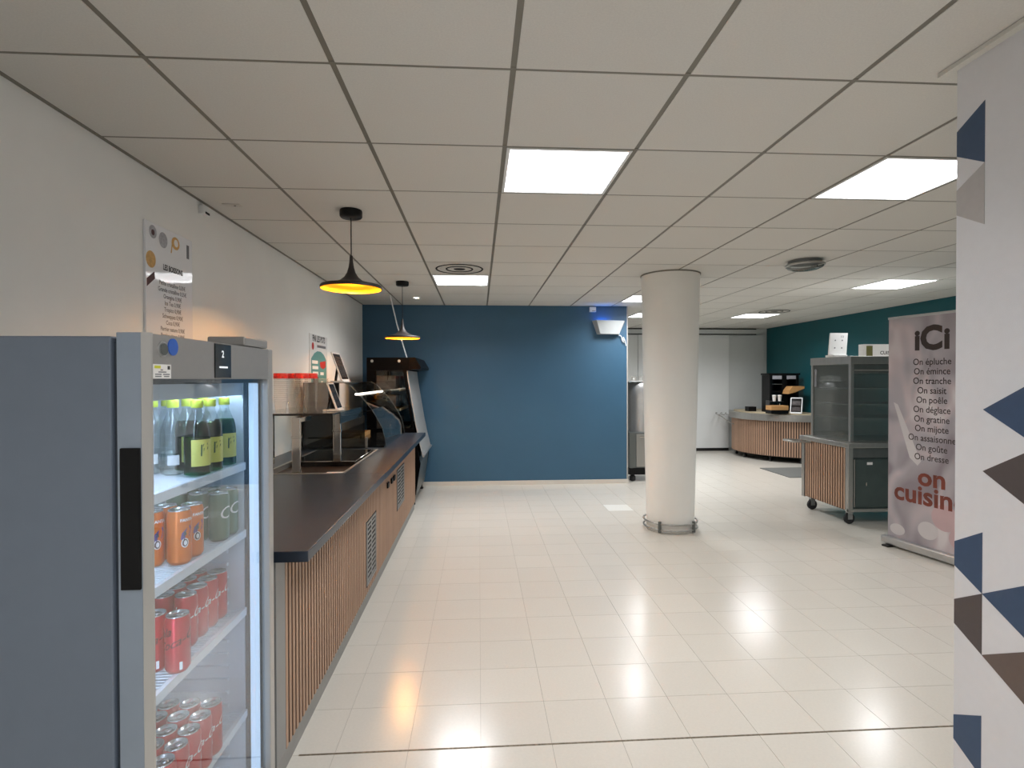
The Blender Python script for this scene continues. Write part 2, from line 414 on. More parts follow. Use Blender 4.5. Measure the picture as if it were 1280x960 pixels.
for (ix, j), lb in lights.items():
    x0, y0 = GX+G*ix, GY+G*j
    t = thing('ceiling_light', (x0+.3, y0+.3, CZ), lb, 'ceiling light', 'square light panels in the ceiling')
    fr = MB()
    for q in ((.011, .589, .011, .026), (.011, .589, .574, .589), (.011, .026, .026, .574), (.574, .589, .026, .574)):
        fr.box(x0+q[0], x0+q[1], y0+q[2], y0+q[3], CZ-.002, CZ+.02)
    fr.build('frame', 'white_plastic', t)
    MB().add([(x0+.0262, y0+.0262, CZ+.004), (x0+.5738, y0+.0262, CZ+.004), (x0+.5738, y0+.5738, CZ+.004), (x0+.0262, y0+.5738, CZ+.004)], [[0, 1, 2, 3]]).build('diffuser', 'led_panel', t)
    ld = bpy.data.lights.new('led_board', 'AREA'); ld.shape = 'SQUARE'; ld.size = .54; ld.energy = PANEL_W*(.5 if j == 1 else 1.12 if j < 0 else 1.); ld.color = (.94, .965, 1.0); ld.spread = math.radians(152)
    lo = bpy.data.objects.new('led_board', ld); COL.objects.link(lo); lo.parent = t; lo.location = (0, 0, .012)
for (ix, j), lb in vents.items():
    x0, y0 = GX+G*ix, GY+G*j
    t = thing('ceiling_vent', (x0+.3, y0+.3, CZ), lb, 'vent', 'air vents in the ceiling')
    box('plate', x0+.01, x0+.59, y0+.005, y0+.595, CZ, CZ+.02, 'vent_white', t)
    for k_, r in enumerate((.09, .14, .19, .235)):
        MB().lathe([(r-.026, CZ-.001), (r-.022, CZ-.006), (r-.012, CZ-.006), (r-.0085, CZ-.001)], (x0+.3, y0+.3, 0), 40, cap=False).build('louvre_ring', 'vent_dark' if k_ % 2 else 'vent_white', t)
    MB().lathe([(0, CZ-.004), (.05, CZ-.004), (.056, CZ-.0005)], (x0+.3, y0+.3, 0), 24, cap=False).build('hub', 'vent_dark', t)
# recessed spot near the blue wall, dome light, small ceiling sensor
t = thing('spotlight', (-.80, 6.94, CZ), 'small round recessed spotlight in the ceiling near the blue wall', 'spotlight')
MB().lathe([(.030, CZ-.004), (.052, CZ-.006), (.055, CZ-.0005)], (-.80, 6.94, 0), 24, cap=False).build('ring', 'white_plastic', t)
MB().lathe([(0, CZ-.003), (.030, CZ-.003)], (-.80, 6.94, 0), 24, cap=False).build('lens', 'spot_light', t)
DX, DY = 2.90, 4.60
t = thing('dome_light', (DX, DY, CZ), 'round grey dome fixture on the ceiling behind the column', 'ceiling light')
MB().lathe([(.135, CZ-.0005), (.14, CZ-.018), (.125, CZ-.03), (.06, CZ-.034)], (DX, DY, 0), 32).build('base', 'dome_grey', t)
MB().lathe([(.158, CZ-.032), (.163, CZ-.04), (.158, CZ-.05), (.15, CZ-.05)], (DX, DY, 0), 32, cap=False).build('rim', 'steel', t)
MB().lathe([(.152, CZ-.048), (.14, CZ-.066), (.10, CZ-.08), (.05, CZ-.086), (.0, CZ-.087)], (DX, DY, 0), 32, cap=False).build('dome', 'glass_smoke', t)
for a in (.3, 2.4, 4.5):
    MB().box(-.004, .004, -.004, .004, -.03, 0).build('clip', 'steel_dark', t, local=True).location = (.15*math.cos(a), .15*math.sin(a), -.0235)
t = thing('wall_sensor', (XL, 3.262, 2.487), 'small white sensor box high on the left wall under the ceiling', 'sensor')
box('housing', XL+.0005, XL+.035, 3.232, 3.292, 2.487, 2.537, 'white_plastic', t, .004)
box('lens', XL+.0355, XL+.038, 3.245, 3.29, 2.49, 2.502, 'black_plastic', t)
t = thing('ceiling_sensor', (-1.47, 3.31, CZ), 'tiny white plate with a dark dot on a ceiling tile at left', 'sensor')
box('plate', -1.52, -1.42, 3.285, 3.335, CZ-.004, CZ-.0003, 'vent_white', t, .001)
MB().lathe([(.006, CZ-.006), (.006, CZ-.0042)], (-1.455, 3.31, 0), 10).build('dot', 'black_plastic', t)

# ------------------------------------------------------------ column with bumper rails
CX, CY = 1.935, 5.31
t = thing('column', (CX, CY, 0), 'round white structural column standing in the room with steel bumper ring', 'column')
MB().lathe([(.232, .0005), (.234, .1), (.262, 1.3), (.287, CZ-.012)], (CX, CY, 0), 56).build('shaft', 'column_white', t)
MB().lathe([(.287, CZ-.0118), (.294, CZ-.011), (.294, CZ-.0005)], (CX, CY, 0), 56, cap=False).build('top_ring', 'ceil_tee', t)
for z in (.035, .095):
    MB().tube([(CX+.262*math.cos(a*math.pi/24), CY+.262*math.sin(a*math.pi/24), z) for a in range(48)], .009, 8, True).build('bumper_rail', 'steel', t)
for a in (-.9, -2.3, .5, 2.0):
    c_, s_ = math.cos(a), math.sin(a)
    MB().tube([(CX+.262*c_, CY+.262*s_, .012), (CX+.262*c_, CY+.262*s_, .118)], .016, 10).build('rail_clamp', 'steel_dark', t)

# ------------------------------------------------------------ pendants
def pendant(x, y, zr, lb):
    t = thing('pendant_lamp', (x, y, CZ), lb, 'pendant lamp', 'black and gold pendant lamps')
    MB().lathe([(.066, CZ-.0005), (.068, CZ-.006), (.068, CZ-.038), (.062, CZ-.046), (.01, CZ-.046)], (x, y, 0), 32).build('canopy', 'black_plastic', t)
    MB().tube([(x, y, CZ-.047), (x, y, zr+.20)], .0035, 6).build('cord', 'black_plastic', t)
    prof = [(.009, .205), (.011, .17), (.016, .135), (.026, .10), (.043, .072), (.07, .05), (.105, .036), (.15, .027), (.182, .020), (.186, .012), (.185, .0)]
    sh = MB().lathe([(r, zr+z) for r, z in prof], (x, y, 0), 56, cap=False).build('shade', 'shade_black', t)
    MB().lathe([(max(r-.003, .002), zr+z-.0015) for r, z in prof[2:]], (x, y, 0), 56, cap=False).build('lining', 'gold', sh, label='gold inside of the shade')
    MB().lathe([(.0, .030), (.012, .033), (.018, .042), (.017, .054), (.011, .068), (.010, .085)], (x, y, zr), 20, cap=False).build('bulb', 'bulb', t, label='glowing warm bulb')
pendant(-.787, 3.376, 2.078, 'nearer and larger-looking black pendant lamp with glowing gold inside above counter')
pendant(-.816, 5.807, 1.955, 'farther black pendant lamp hanging lower in front of the blue wall')

# ------------------------------------------------------------ drinks fridge
FXF, FXB, FY0, FY1, FZ = -.766, -1.42, 1.165, 1.838, 1.618
fr = thing('display_fridge', (-1.08, 1.50, 0), 'grey upright drinks fridge with a glass door, lit inside', 'fridge')
LB = (-1.36, -.768, 1.207, 1.795, .17, 1.51)   # cavity
def shell():
    mb = MB()
    mb.box(FXB, FXF, FY0, LB[2]-.004, .09, FZ-.008, .004)          # near side wall
    mb.box(FXB, FXF, LB[3]+.004, FY1, .09, FZ-.008, .004)          # far side wall
    mb.box(FXB, LB[0]-.004, LB[2]-.004, LB[3]+.004, .09, FZ-.008)  # back
    mb.box(LB[0]-.004, FXF, LB[2]-.004, LB[3]+.004, LB[5]+.004, FZ-.008)
    mb.box(LB[0]-.004, FXF, LB[2]-.004, LB[3]+.004, .09, LB[4]-.004)
    return mb
body = shell().build('body', 'fridge_side', fr)
ln = MB()
ln.box(LB[0], LB[1], LB[2]-.0038, LB[2], LB[4], LB[5]); ln.box(LB[0], LB[1], LB[3], LB[3]+.0038, LB[4], LB[5])
ln.box(LB[0]-.0038, LB[0], LB[2], LB[3], LB[4], LB[5]); ln.box(LB[0], LB[1], LB[2], LB[3], LB[5], LB[5]+.0038); ln.box(LB[0], LB[1], LB[2], LB[3], LB[4]-.0038, LB[4])
for k in range(30):   # shelf support ribs along both side walls
    z = .24+k*.042
    ln.box(LB[0]+.03, LB[1]-.05, LB[3]-.011, LB[3], z, z+.010); ln.box(LB[0]+.03, LB[1]-.05, LB[2], LB[2]+.007, z, z+.012)
ln.build('liner', 'fridge_liner', fr)
for x in (FXB+.06, FXF-.06):
    for y in (FY0+.06, FY1-.06):
        MB().lathe([(.022, .0005), (.022, .02), (.012, .025), (.012, .09)], (x, y, 0), 14).build('foot', 'black_plastic', fr)
gk = MB()
for q in ((FY0+.01, LB[2]-.002, .13, FZ-.02), (LB[3]+.002, FY1-.01, .13, FZ-.02), (LB[2]-.002, LB[3]+.002, .13, LB[4]-.002), (LB[2]-.002, LB[3]+.002, LB[5]+.002, FZ-.02)): gk.box(FXF+.0002, FXF+.0105, *q)
gk.build('gasket', 'seal', fr)
box('added_strip', -.790, -.778, 1.2145, 1.2245, .22, 1.48, 'strip', fr, label='added unseen cool light strip behind the handle side')  # added lamp, unseen behind the stile, lights the far liner
box('lamp_shield', -.7725, -.7695, 1.21, 1.793, 1.468, 1.5095, 'fridge_liner', fr)  # added valance, keeps the lamp behind it out of sight
box('added_top_lamp', -.804, -.778, 1.24, 1.77, 1.494, 1.508, 'strip', fr, .004, label='added unseen cool lamp under the fridge roof')  # added lamp behind the header to brighten the shelves
SH = (1.247, 1.027, .772, .437)
for z in SH:
    s = MB(); 
    for k in range(44):
        y = 1.215+k*.0132; s.tube([(-1.345, y, z-.0035), (-.768, y, z-.0035)], .0022, 5)
    s.box(-.772, -.760, 1.208, 1.793, z-.022, z+.002); s.box(-1.352, -1.342, 1.208, 1.793, z-.014, z-.002)
    for x in (-.95, -1.15): s.tube([(x, 1.208, z-.008), (x, 1.792, z-.008)], .003, 5)
    s.build('shelf', 'white_wire', fr)
# door
DF0, DF1 = -.755, -.688
dr = MB(); dy0, dy1 = 1.065, 1.836; gz0, gz1 = .21, 1.520; gy0, gy1 = 1.176, 1.800
dr.prism([(-.7055, 1.1652, .11), (-.6895, 1.1725, .11), (-.688, gy0, .11), (-.7055, gy0, .11)], (0, 0, FZ-.11)); dr.box(DF0, DF1, gy1, dy1, .11, FZ, .004); dr.box(DF0, DF1, gy0, gy1, .11, gz0)
door = dr.build('door', 'fridge_front', fr)
box('handle_stile', DF0, -.7057, 1.165, gy0, .11, FZ, 'fridge_stile', door, .0015)
box('handle', -.7465, -.7062, 1.158, 1.1648, 1.079, 1.376, 'black_plastic', door, .002, label='black recessed door grip')
hd = box('header', DF0, DF1-.001, gy0, gy1, gz1, FZ-.002, 'fridge_header', door)
box('glass', -.714, -.706, gy0+.001, gy1-.001, gz0+.001, gz1-.001, 'door_glass', door)
sl = MB()
for q in ((gy0, gy0+.012, gz0, gz1), (gy1-.012, gy1, gz0, gz1), (gy0+.012, gy1-.012, gz0, gz0+.02), (gy0+.012, gy1-.012, gz1-.012, gz1)):
    sl.box(-.7335, -.716, q[0], q[1], q[2], q[3])
sl.build('seal', 'seal', door)
box('door_edge_glow', -.7335, -.716, gy1-.048, gy1-.0125, gz0+.021, gz1-.013, 'edge_glow', door, .003, label='pale blue door frame edge with painted glow along the hinge side')
XH = DF1-.001
def disc(mb, x, y, z, r, n=20, t_=.002):
    return mb.prism([(x, y+r*math.cos(2*math.pi*i/n), z+r*math.sin(2*math.pi*i/n)) for i in range(n)], (t_, 0, 0))
lk = disc(MB(), XH, 1.212, 1.585, .017, 20, .003).build('lock', 'alu', door); 
disc(MB(), -.724, 1.212, 1.585, .013, 20, .0405).build('lock_barrel', 'steel_dark', door)
disc(MB(), -.724, 1.251, 1.592, .019, 24, .0376).build('round_sticker', 'print_blue', door, label='round blue sticker')
st = box('sticker', XH, XH+.0008, 1.178, 1.243, 1.5215, 1.552, 'white_card', door, label='small white label with yellow mark')
mk = MB().box(XH+.0008, XH+.0011, 1.182, 1.204, 1.543, 1.549); mk.build('yellow_mark', 'print_yellow', door)
for a_, b_, c_, d_ in ((1.204, 1.212, 1.5385, 1.541), (1.196, 1.225, 1.534, 1.5365), (1.184, 1.207, 1.529, 1.5315), (1.184, 1.207, 1.5245, 1.527), (1.213, 1.238, 1.529, 1.5315), (1.216, 1.236, 1.5245, 1.527)):
    box('print_line', XH+.0008, XH+.0011, a_, b_, c_, d_, 'ink_grey', door)
mk = MB(); mk.box(XH+.0008, XH+.0011, 1.230, 1.239, 1.541, 1.549); mk.build('label_print', 'ink', door)
box('control_display', -.724, XH+.0022, 1.441, 1.534, 1.5222, 1.614, 'black_gloss', door, .002)
mk = MB(); text(mk, '2', .026, (XH+.003, 1.483, 1.578), (0, 1, 0), (0, 0, 1), bold=.0006); mk.build('digit', 'digit', door); box('display_bar', XH+.0022, XH+.003, 1.464, 1.51, 1.549, 1.554, 'digit', door)
box('hinge_cover', -.80, -.69, 1.63, 1.80, FZ+.0005, FZ+.028, 'fridge_header', fr, .005)
# bottles
def bottle(kind):
    t = thing('bottle', (0, 0, 0), 'x', 'bottle', 'bottles on the top fridge shelf')
    prof = [(.0, 0), (.022, .0), (.030, .006), (.0325, .02), (.0325, .10), (.0325, .115), (.029, .135), (.021, .16), (.0135, .178), (.0125, .19), (.0125, .194)]
    MB().lathe(prof, (0, 0, 0), 20, cap=False).build('body', 'bottle_clear', t, local=True)
    MB().lathe([(.0, .213), (.014, .213), (.0155, .210), (.0155, .192), (.0145, .190)], (0, 0, 0), 16, cap=False).build('cap', 'cap_lime', t, local=True)
    def patch(name, m_, R_, a_, pts, par):
        MB().add([(R_*math.cos(a_+x/R_), R_*math.sin(a_+x/R_), z) for x, z in pts], [list(range(len(pts)))]).build(name, m_, par, local=True)
    if kind == 'clear':
        lb = MB().lathe([(.0331, .030), (.0331, .058)], (0, 0, 0), 10, cap=False, a0=-1.5, a1=-.6).build('label_band', 'print_white', t, local=True)
    else:
        MB().lathe([(.0329, .004), (.0331, .02), (.0331, .112), (.0305, .133), (.027, .146)], (0, 0, 0), 20, cap=False).build('film', 'bottle_green', t, local=True, label='dark green film')
        lb = MB().lathe([(.0335, .028), (.0335, .102)], (0, 0, 0), 16, cap=False, a0=-1.55, a1=.25).build('label_band', 'label_yellow', t, local=True)
        patch('label_mark', 'label_ink', .0339, -.62, [(-.008, .056), (-.004, .056), (-.003, .088), (-.007, .088)], lb)
        patch('label_mark', 'label_ink', .0339, -.50, [(-.006, .083), (.008, .087), (.009, .092), (-.005, .089)], lb)
        patch('label_mark', 'label_ink', .0339, -.46, [(-.006, .070), (.008, .074), (.009, .081), (-.005, .078)], lb)
    return t
ZS = SH[0]+.0022
bc, bg = bottle('clear'), bottle('green'); first = {'c': True, 'g': True}
def put(proto_, k, loc, lb):
    if first.get(k): first[k] = False; proto_.location = loc; proto_['label'] = lb; return proto_
    return copytree(proto_, loc, lb)
put(bc, 'c', (-.94, 1.60, ZS), 'clear bottle with lime cap, leftmost on the top fridge shelf')
put(bc, 'c', (-.868, 1.575, ZS), 'clear bottle with lime cap, left of the front green bottle')
put(bc, 'c', (-.94, 1.675, ZS), 'clear bottle behind the two front clear bottles on the top fridge shelf')
put(bc, 'c', (-.87, 1.744, ZS), 'rear clear bottle against the fridge wall behind the green bottles')
put(bg, 'g', (-.795, 1.562, ZS), 'front green bottle with full yellow label on the top fridge shelf')
put(bg, 'g', (-.793, 1.632, ZS), 'middle green bottle with yellow label on the top fridge shelf')
put(bg, 'g', (-.80, 1.735, ZS), 'green bottle nearest the pale blue door edge on the top shelf')
put(bg, 'g', (-.868, 1.650, ZS), 'green bottle half hidden behind the middle green bottle on the top shelf')
# cans
def can(color, kind):
    t = thing('drink_can', (0, 0, 0), 'x', 'can', 'x')
    bd = MB().lathe([(.0, .003), (.021, .003), (.023, .0), (.0288, .010), (.0288, .132), (.0262, .140), (.0256, .143)], (0, 0, 0), 22, cap=False).build('body', color, t, local=True)
    MB().lathe([(.0, .1405), (.0225, .1405), (.0235, .144), (.0262, .1445), (.0264, .1415)], (0, 0, 0), 22, cap=False).build('lid', 'can_lid', t, local=True)
    MB().lathe([(.0, .1428), (.008, .1428), (.0095, .1408)], (.004, .004, 0), 10, cap=False).build('pull_tab', 'can_lid', t, local=True)
    R = .0292; pr = MB()
    def wrap(s, size, a, z, vert, bold=.0, shear=0., slope=0.):
        nonlocal pr
        vs_, fs_ = textmesh(s, size, bold, shear, sub=3)
        out = []
        for v in vs_:
            x, y = (v.x, v.y-size*.33)
            if vert: x, y = -y, x
            y += slope*x
            out.append((R*math.cos(a+x/R), R*math.sin(a+x/R), z+y))
        pr.add(out, fs_)
    def patch(name, m_, a_, pts):
        MB().add([(R*math.cos(a_+x/R), R*math.sin(a_+x/R), z) for x, z in pts], [list(range(len(pts)))]).build(name, m_, bd, local=True)
    if kind in ('cola', 'cola_dark'):
        for a in (-.75, 2.39):
            pr = MB(); wrap('Coca-Cola', .031, a, .086, False, .0003, .3, .36); pr.build('lettering', 'print_white' if kind == 'cola' else 'can_dark', bd, local=True)
        if kind == 'cola_dark': patch('barcode_patch', 'print_white', -.75, [(-.006, .010), (.001, .010), (.001, .030), (-.006, .030)])
    elif kind == 'orange':
        wrap('FANTA', .011, -.42, .118, False, .0004)
        pr.build('lettering', 'print_white', bd, local=True)
        patch('fruit_mark', 'can_purple', -.55, [(-.013, .068), (-.004, .064), (.010, .074), (.016, .092), (.014, .102), (.0, .094), (-.010, .084)])
        patch('leaf_mark', 'label_ink', -.62, [(-.004, .076), (.004, .078), (.003, .086), (-.002, .088)])
        patch('round_mark', 'print_white', -.62, [(.0095*math.cos(q*math.pi/8), .058+.0125*math.sin(q*math.pi/8)) for q in range(16)])
        R = .0295
        patch('round_mark_rim', 'print_choc', -.62, [(.007*math.cos(q*math.pi/8), .058+.010*math.sin(q*math.pi/8)) for q in range(16)])
        R = .0298
        patch('round_mark_core', 'print_white', -.60, [(.0042*math.cos(q*math.pi/8), .058+.0068*math.sin(q*math.pi/8)) for q in range(16)])
    else:
        wrap('C', .052, -.55, .085, False, .0, .25); pr.build('lettering', 'print_white', bd, local=True)
    return t
cd_ = can('can_red', 'cola_dark'); cr_, co_, cg_ = can('can_red', 'cola'), can('can_orange', 'orange'), can('can_green', 'swirl')
first.update(rd=True, r=True, o=True, gg=True)
z2 = SH[1]+.0022; z3 = SH[2]+.0022; z4 = SH[3]+.0022
for loc, lb in (((-.800, 1.478), 'front orange can showing its white round mark on the second fridge shelf'), ((-.862, 1.463), 'orange can cut by the door frame left of the front orange can'),
                ((-.862, 1.526), 'orange can behind the left orange can on the second fridge shelf'), ((-.800, 1.540), 'orange can directly behind the front orange can')):
    put(co_, 'o', loc+(z2,), lb)['group'] = 'orange cans on the second shelf'
for loc, lb in (((-.795, 1.685), 'front green can with white swirl on the second fridge shelf'), ((-.855, 1.685), 'green can left of the front swirl can'),
                ((-.797, 1.751), 'green can with white swirl nearest the pale blue door edge'), ((-.855, 1.75), 'green can in the back row, beside the fridge wall'),
                ((-.915, 1.68), 'leftmost green can on the second fridge shelf'), ((-.915, 1.745), 'green can in the back row at far left of the second shelf')):
    put(cg_, 'gg', loc+(z2,), lb)['group'] = 'green cans on the second shelf'
ordw = ['first', 'second', 'third', 'fourth', 'fifth']
for loc, lb in (((-.835, 1.425), 'left one of the two front red cans on the third fridge shelf'), ((-.774, 1.418), 'right one of the two front red cans on the third fridge shelf')):
    put(cd_, 'rd', loc+(z3,), lb)['group'] = 'red cans on the third shelf'
for r_ in range(4):
    for c_, x in ((0, -.882), (1, -.822)):
        put(cr_, 'r', (x, 1.548+r_*.0595, z3), 'red can in the %s column, %s row behind the front pair, third shelf' % (('left', 'right')[c_], ordw[r_]))['group'] = 'red cans on the third shelf'
for r_ in range(5):
    for c_, x in ((0, -.896), (1, -.837), (2, -.778)):
        put(cr_, 'r', (x, 1.355+r_*.0595, z4), 'red can in the %s column, %s row from the front, bottom shelf' % (('left', 'middle', 'right')[c_], ordw[r_]))['group'] = 'red cans on the bottom shelf'

# ------------------------------------------------------------ drinks sign on the left wall
t = thing('menu_sign', (XL, 2.93, 1.70), 'glossy white drinks price board on the left wall above the fridge', 'sign')
X0 = XL+.0005; X1 = XL+.012
box('board', X0, X1, 2.715, 3.14, 1.70, 2.30, 'gloss_board', t, .001)
XT = X1+.0006
def oval(mb, y, z, ry, rz, n=20, x=XT): return mb.add([(x, y+ry*math.cos(2*math.pi*i/n), z+rz*math.sin(2*math.pi*i/n)) for i in range(n)], [list(range(n))])
oval(MB(), 2.775, 2.255, .032, .033).build('picture_plate', 'print_silver', t); oval(MB(), 2.775, 2.252, .014, .015, 12, XT+.0003).build('picture_plate_food', 'print_choc', t)
oval(MB(), 2.862, 2.235, .038, .040).build('picture_glass', 'print_silver', t)
oval(MB(), 2.975, 2.245, .038, .034).build('picture_bowl', 'print_gold', t); oval(MB(), 2.979, 2.247, .02, .02, 14, XT+.0003).build('picture_bowl_food', 'white_card', t)
MB().add([(XT, 2.928, 2.185), (XT, 2.938, 2.187), (XT, 2.947, 2.235), (XT, 2.939, 2.235)], [[0, 1, 2, 3]]).build('picture_spoon', 'print_gold', t)
oval(MB(), 2.757, 2.115, .040, .042).build('picture_orange', 'print_gold', t)
MB().add([(XT, 2.722, 2.015), (XT, 2.722, 1.975), (XT, 2.79, 2.025), (XT, 2.785, 2.06)], [[0, 1, 2, 3]]).build('picture_chocolate', 'print_choc', t)
MB().box(X1, XT, 3.082, 3.107, 2.19, 2.265).build('side_mark', 'ink_grey', t)
mk = MB(); text(mk, 'LES BOISSONS', .040, (XT, 2.95, 2.085), (0, 1, 0), (0, 0, 1), bold=.0012, sx=.72)
mk.build('title', 'ink', t)
mk = MB()
for k_, s in enumerate(('Petite cristalline 0,35€', 'Grande cristalline 0,55€', 'Orangina 0,90€', 'Ice Tea 0,90€', 'Tropico 0,90€', 'Schweppes 0,90€', 'Coca 0,90€', 'Perrier nature 0,90€', 'Perrier citron 0,90€')):
    text(mk, s, .031, (XT, 2.945, 2.005-k_*.0335), (0, 1, 0), (0, 0, 1), bold=.0004, sx=.86)
mk.build('price_list', 'ink_grey', t)

# ------------------------------------------------------------ serving counter
SX = -.745; CY0, CY1 = 2.0, 6.30
sc = thing('serving_counter', (-1.1, 4.1, 0), 'long serving counter with wooden slatted front and dark blue worktop', 'counter')
vent1 = (3.60, 3.90, .14, .56); vent2 = (4.94, 5.36, .32, .68)
box('carcass', -1.60, SX-.03, CY0+.004, CY1, .09, .858, 'panel_grey', sc)
box('backing', SX-.0298, SX-.0042, CY0+.1, CY1, .09, .858, 'wood_back', sc)
box('plinth', -1.58, -.756, CY0+.02, CY1-.02, .0005, .0895, 'plinth', sc)
box('end_post', SX-.0298, SX, CY0+.004, CY0+.098, .0905, .858, 'panel_grey', sc, .002)
box('post_foot', SX-.03, SX-.002, CY0+.004, CY0+.098, .0005, .09, 'plinth', sc)
pitch = .04; k = 0; y = CY0+.102; sproto = {}
while y+.028 < CY1:
    segs = [(.0905, .857)]
    for v in (vent1, vent2):
        if y+.028 > v[0]-.01 and y < v[1]+.01: segs = [(.0905, v[2]-.01), (v[3]+.01, .857)]
    for s in segs:
        if s not in sproto: sproto[s] = o = MB().box(SX-.004, SX, 0, .0225, s[0], s[1], .0008).build('slat', 'wood_slat', sc, local=True); 
        else: o = sproto[s].copy(); COL.objects.link(o)
        o.location = (0-org(sc).x, y-org(sc).y, 0)
    y += pitch
for v in (vent1, vent2):
    g = MB().box(SX-.0041, SX-.0035, v[0], v[1], v[2], v[3]).build('vent_grille', 'vent_dark', sc)
    f_ = MB()
    for q in ((v[0]-.008, v[0]+.012, v[2], v[3]), (v[1]-.012, v[1]+.008, v[2], v[3]), (v[0]+.012, v[1]-.012, v[2], v[2]+.015), (v[0]+.012, v[1]-.012, v[3]-.015, v[3])): f_.box(SX-.0034, SX+.003, *q)
    f_.box(SX-.0003, SX+.001, (v[0]+v[1])/2-.014, (v[0]+v[1])/2+.014, v[2]+.015, v[3]-.015); f_.build('grille_frame', 'panel_grey', g)
    n_ = int((v[3]-v[2]-.03)/.032)
    for i in range(n_):
        z = v[2]+.022+i*.032; MB().box(SX-.0034, SX-.0004, v[0]+.012, v[1]-.012, z, z+.014).build('grille_slat', 'panel_grey', g)
for y in (4.36, 4.55, 4.68):
    cp = box('control_knob', SX+.0003, SX+.014, y, y+.07, .635, .68, 'black_plastic', sc, .004)
# worktop with cut-out for the hot well
WX0, WX1, WY0, WY1 = -1.42, -.88, 3.56, 4.75
wt = MB(); TX0, TX1, TY0, TY1 = XL+.004, -.615, 1.96, 6.22
wt.box(TX0, TX1, TY0, WY0, .86, .90, .003); wt.box(TX0, TX1, WY1, TY1, .86, .90, .003)
wt.box(TX0, WX0, WY0, WY1, .86, .8999); wt.box(WX1, TX1, WY0, WY1, .86, .8999)
props(wt.build('worktop', 'counter_top'), 'dark blue stone worktop lying on the long wooden counter', 'worktop')
hw = thing('hot_well', (-1.15, 4.15, .9), 'black glass hot plate well with steel rim set in the worktop', 'food well')
rm = MB()
for q in ((WX0+.001, WX1-.001, WY0+.001, WY0+.02), (WX0+.001, WX1-.001, WY1-.02, WY1-.001), (WX0+.001, WX0+.02, WY0+.02, WY1-.02), (WX1-.02, WX1-.001, WY0+.02, WY1-.02)): rm.box(*q, .862, .9035)
rm.build('rim', 'steel', hw)
box('basin', WX0+.021, WX1-.021, WY0+.021, WY1-.021, .862, .868, 'well_brown', hw)
box('hot_plate', WX0+.03, WX1-.045, 4.06, WY1-.03, .8685, .906, 'black_gloss', hw)
MB().tube([(WX0+.03, 4.057, .9045), (WX1-.042, 4.057, .9045), (WX1-.042, WY1-.03, .9045)], .004, 6).build('plate_edge', 'chrome', hw)
rootbox('price_card', -1.0, -.895, 3.563, 3.60, .9036, .9056, 'white_card', 'small white card lying on the near steel rim of the hot well', 'card')
# glass shelf over the well with chrome posts
gs = thing('sneeze_guard', (-1.2, 4.1, .9), 'glass shelf on chrome posts above the black hot well', 'sneeze guard')
GZ = 1.278
box('shelf_glass', -1.60, -1.02, 3.80, 4.68, GZ-.012, GZ, 'glass', gs)
MB().box(-1.60, -1.02, 3.796, 3.7998, GZ-.013, GZ+.001).build('shelf_edge', 'black_metal', gs)
box('front_glass', -1.018, -1.010, 3.98, 4.68, GZ-.085, GZ-.001, 'glass_smoke', gs)
for x, y in ((-1.20, 3.60), (-1.045, 4.02)):
    p = MB()
    p.box(x-.028, x+.028, y-.012, y+.012, .9062 if y > 4 else .9037, GZ-.0122, .004); 
    p.build('post', 'chrome', gs)
    box('post_collar', x-.031, x+.031, y-.016, y+.016, 1.13, 1.145, 'chrome', gs, .002)
box('post_arm', -1.226, -1.174, 3.613, 3.83, GZ-.045, GZ-.0135, 'chrome', gs, .003)
box('rear_post', -1.56, -1.50, 4.0, 4.03, .9, GZ-.0122, 'chrome', gs, .003)
# cups
def cup_stack(x, y, n, red, lb):
    t = thing('cup_stack', (x, y, GZ+.0006), lb, 'cups', 'stacks of clear plastic cups')
    z = GZ+.0006
    for i in range(n):
        pf_ = [(.034, z), (.0345, z+.004), (.043, z+.078)] if i == 0 else [(.0428, z+.0725), (.043, z+.078)]
        MB().lathe(pf_+[(.0465, z+.080), (.0465, z+.084), (.044, z+.085), (.043, z+.083)], (x, y, 0), 20, cap=False).build('cup', 'cup_plastic', t)
        z += .0145
    z += .0715
    if red:
        MB().lathe([(.0468, z), (.048, z+.004), (.0475, z+.034), (.043, z+.038), (.0, z+.038)], (x, y, 0), 20, cap=False).build('red_lid', 'cup_red', t, label='red printed lid stack')
cup_stack(-1.408, 3.90, 12, True, 'leftmost stack of clear cups with red lids, beside the fridge')
cup_stack(-1.262, 3.90, 12, True, 'middle front stack of clear cups with red lids on the glass shelf')
cup_stack(-1.122, 3.90, 12, False, 'rightmost front stack of clear cups without red lids beside the tablet')
cup_stack(-1.36, 4.03, 12, True, 'stack of clear cups with red lids standing behind the gap at left')
cup_stack(-1.24, 4.04, 12, True, 'stack of clear cups with red lids behind the middle stack')
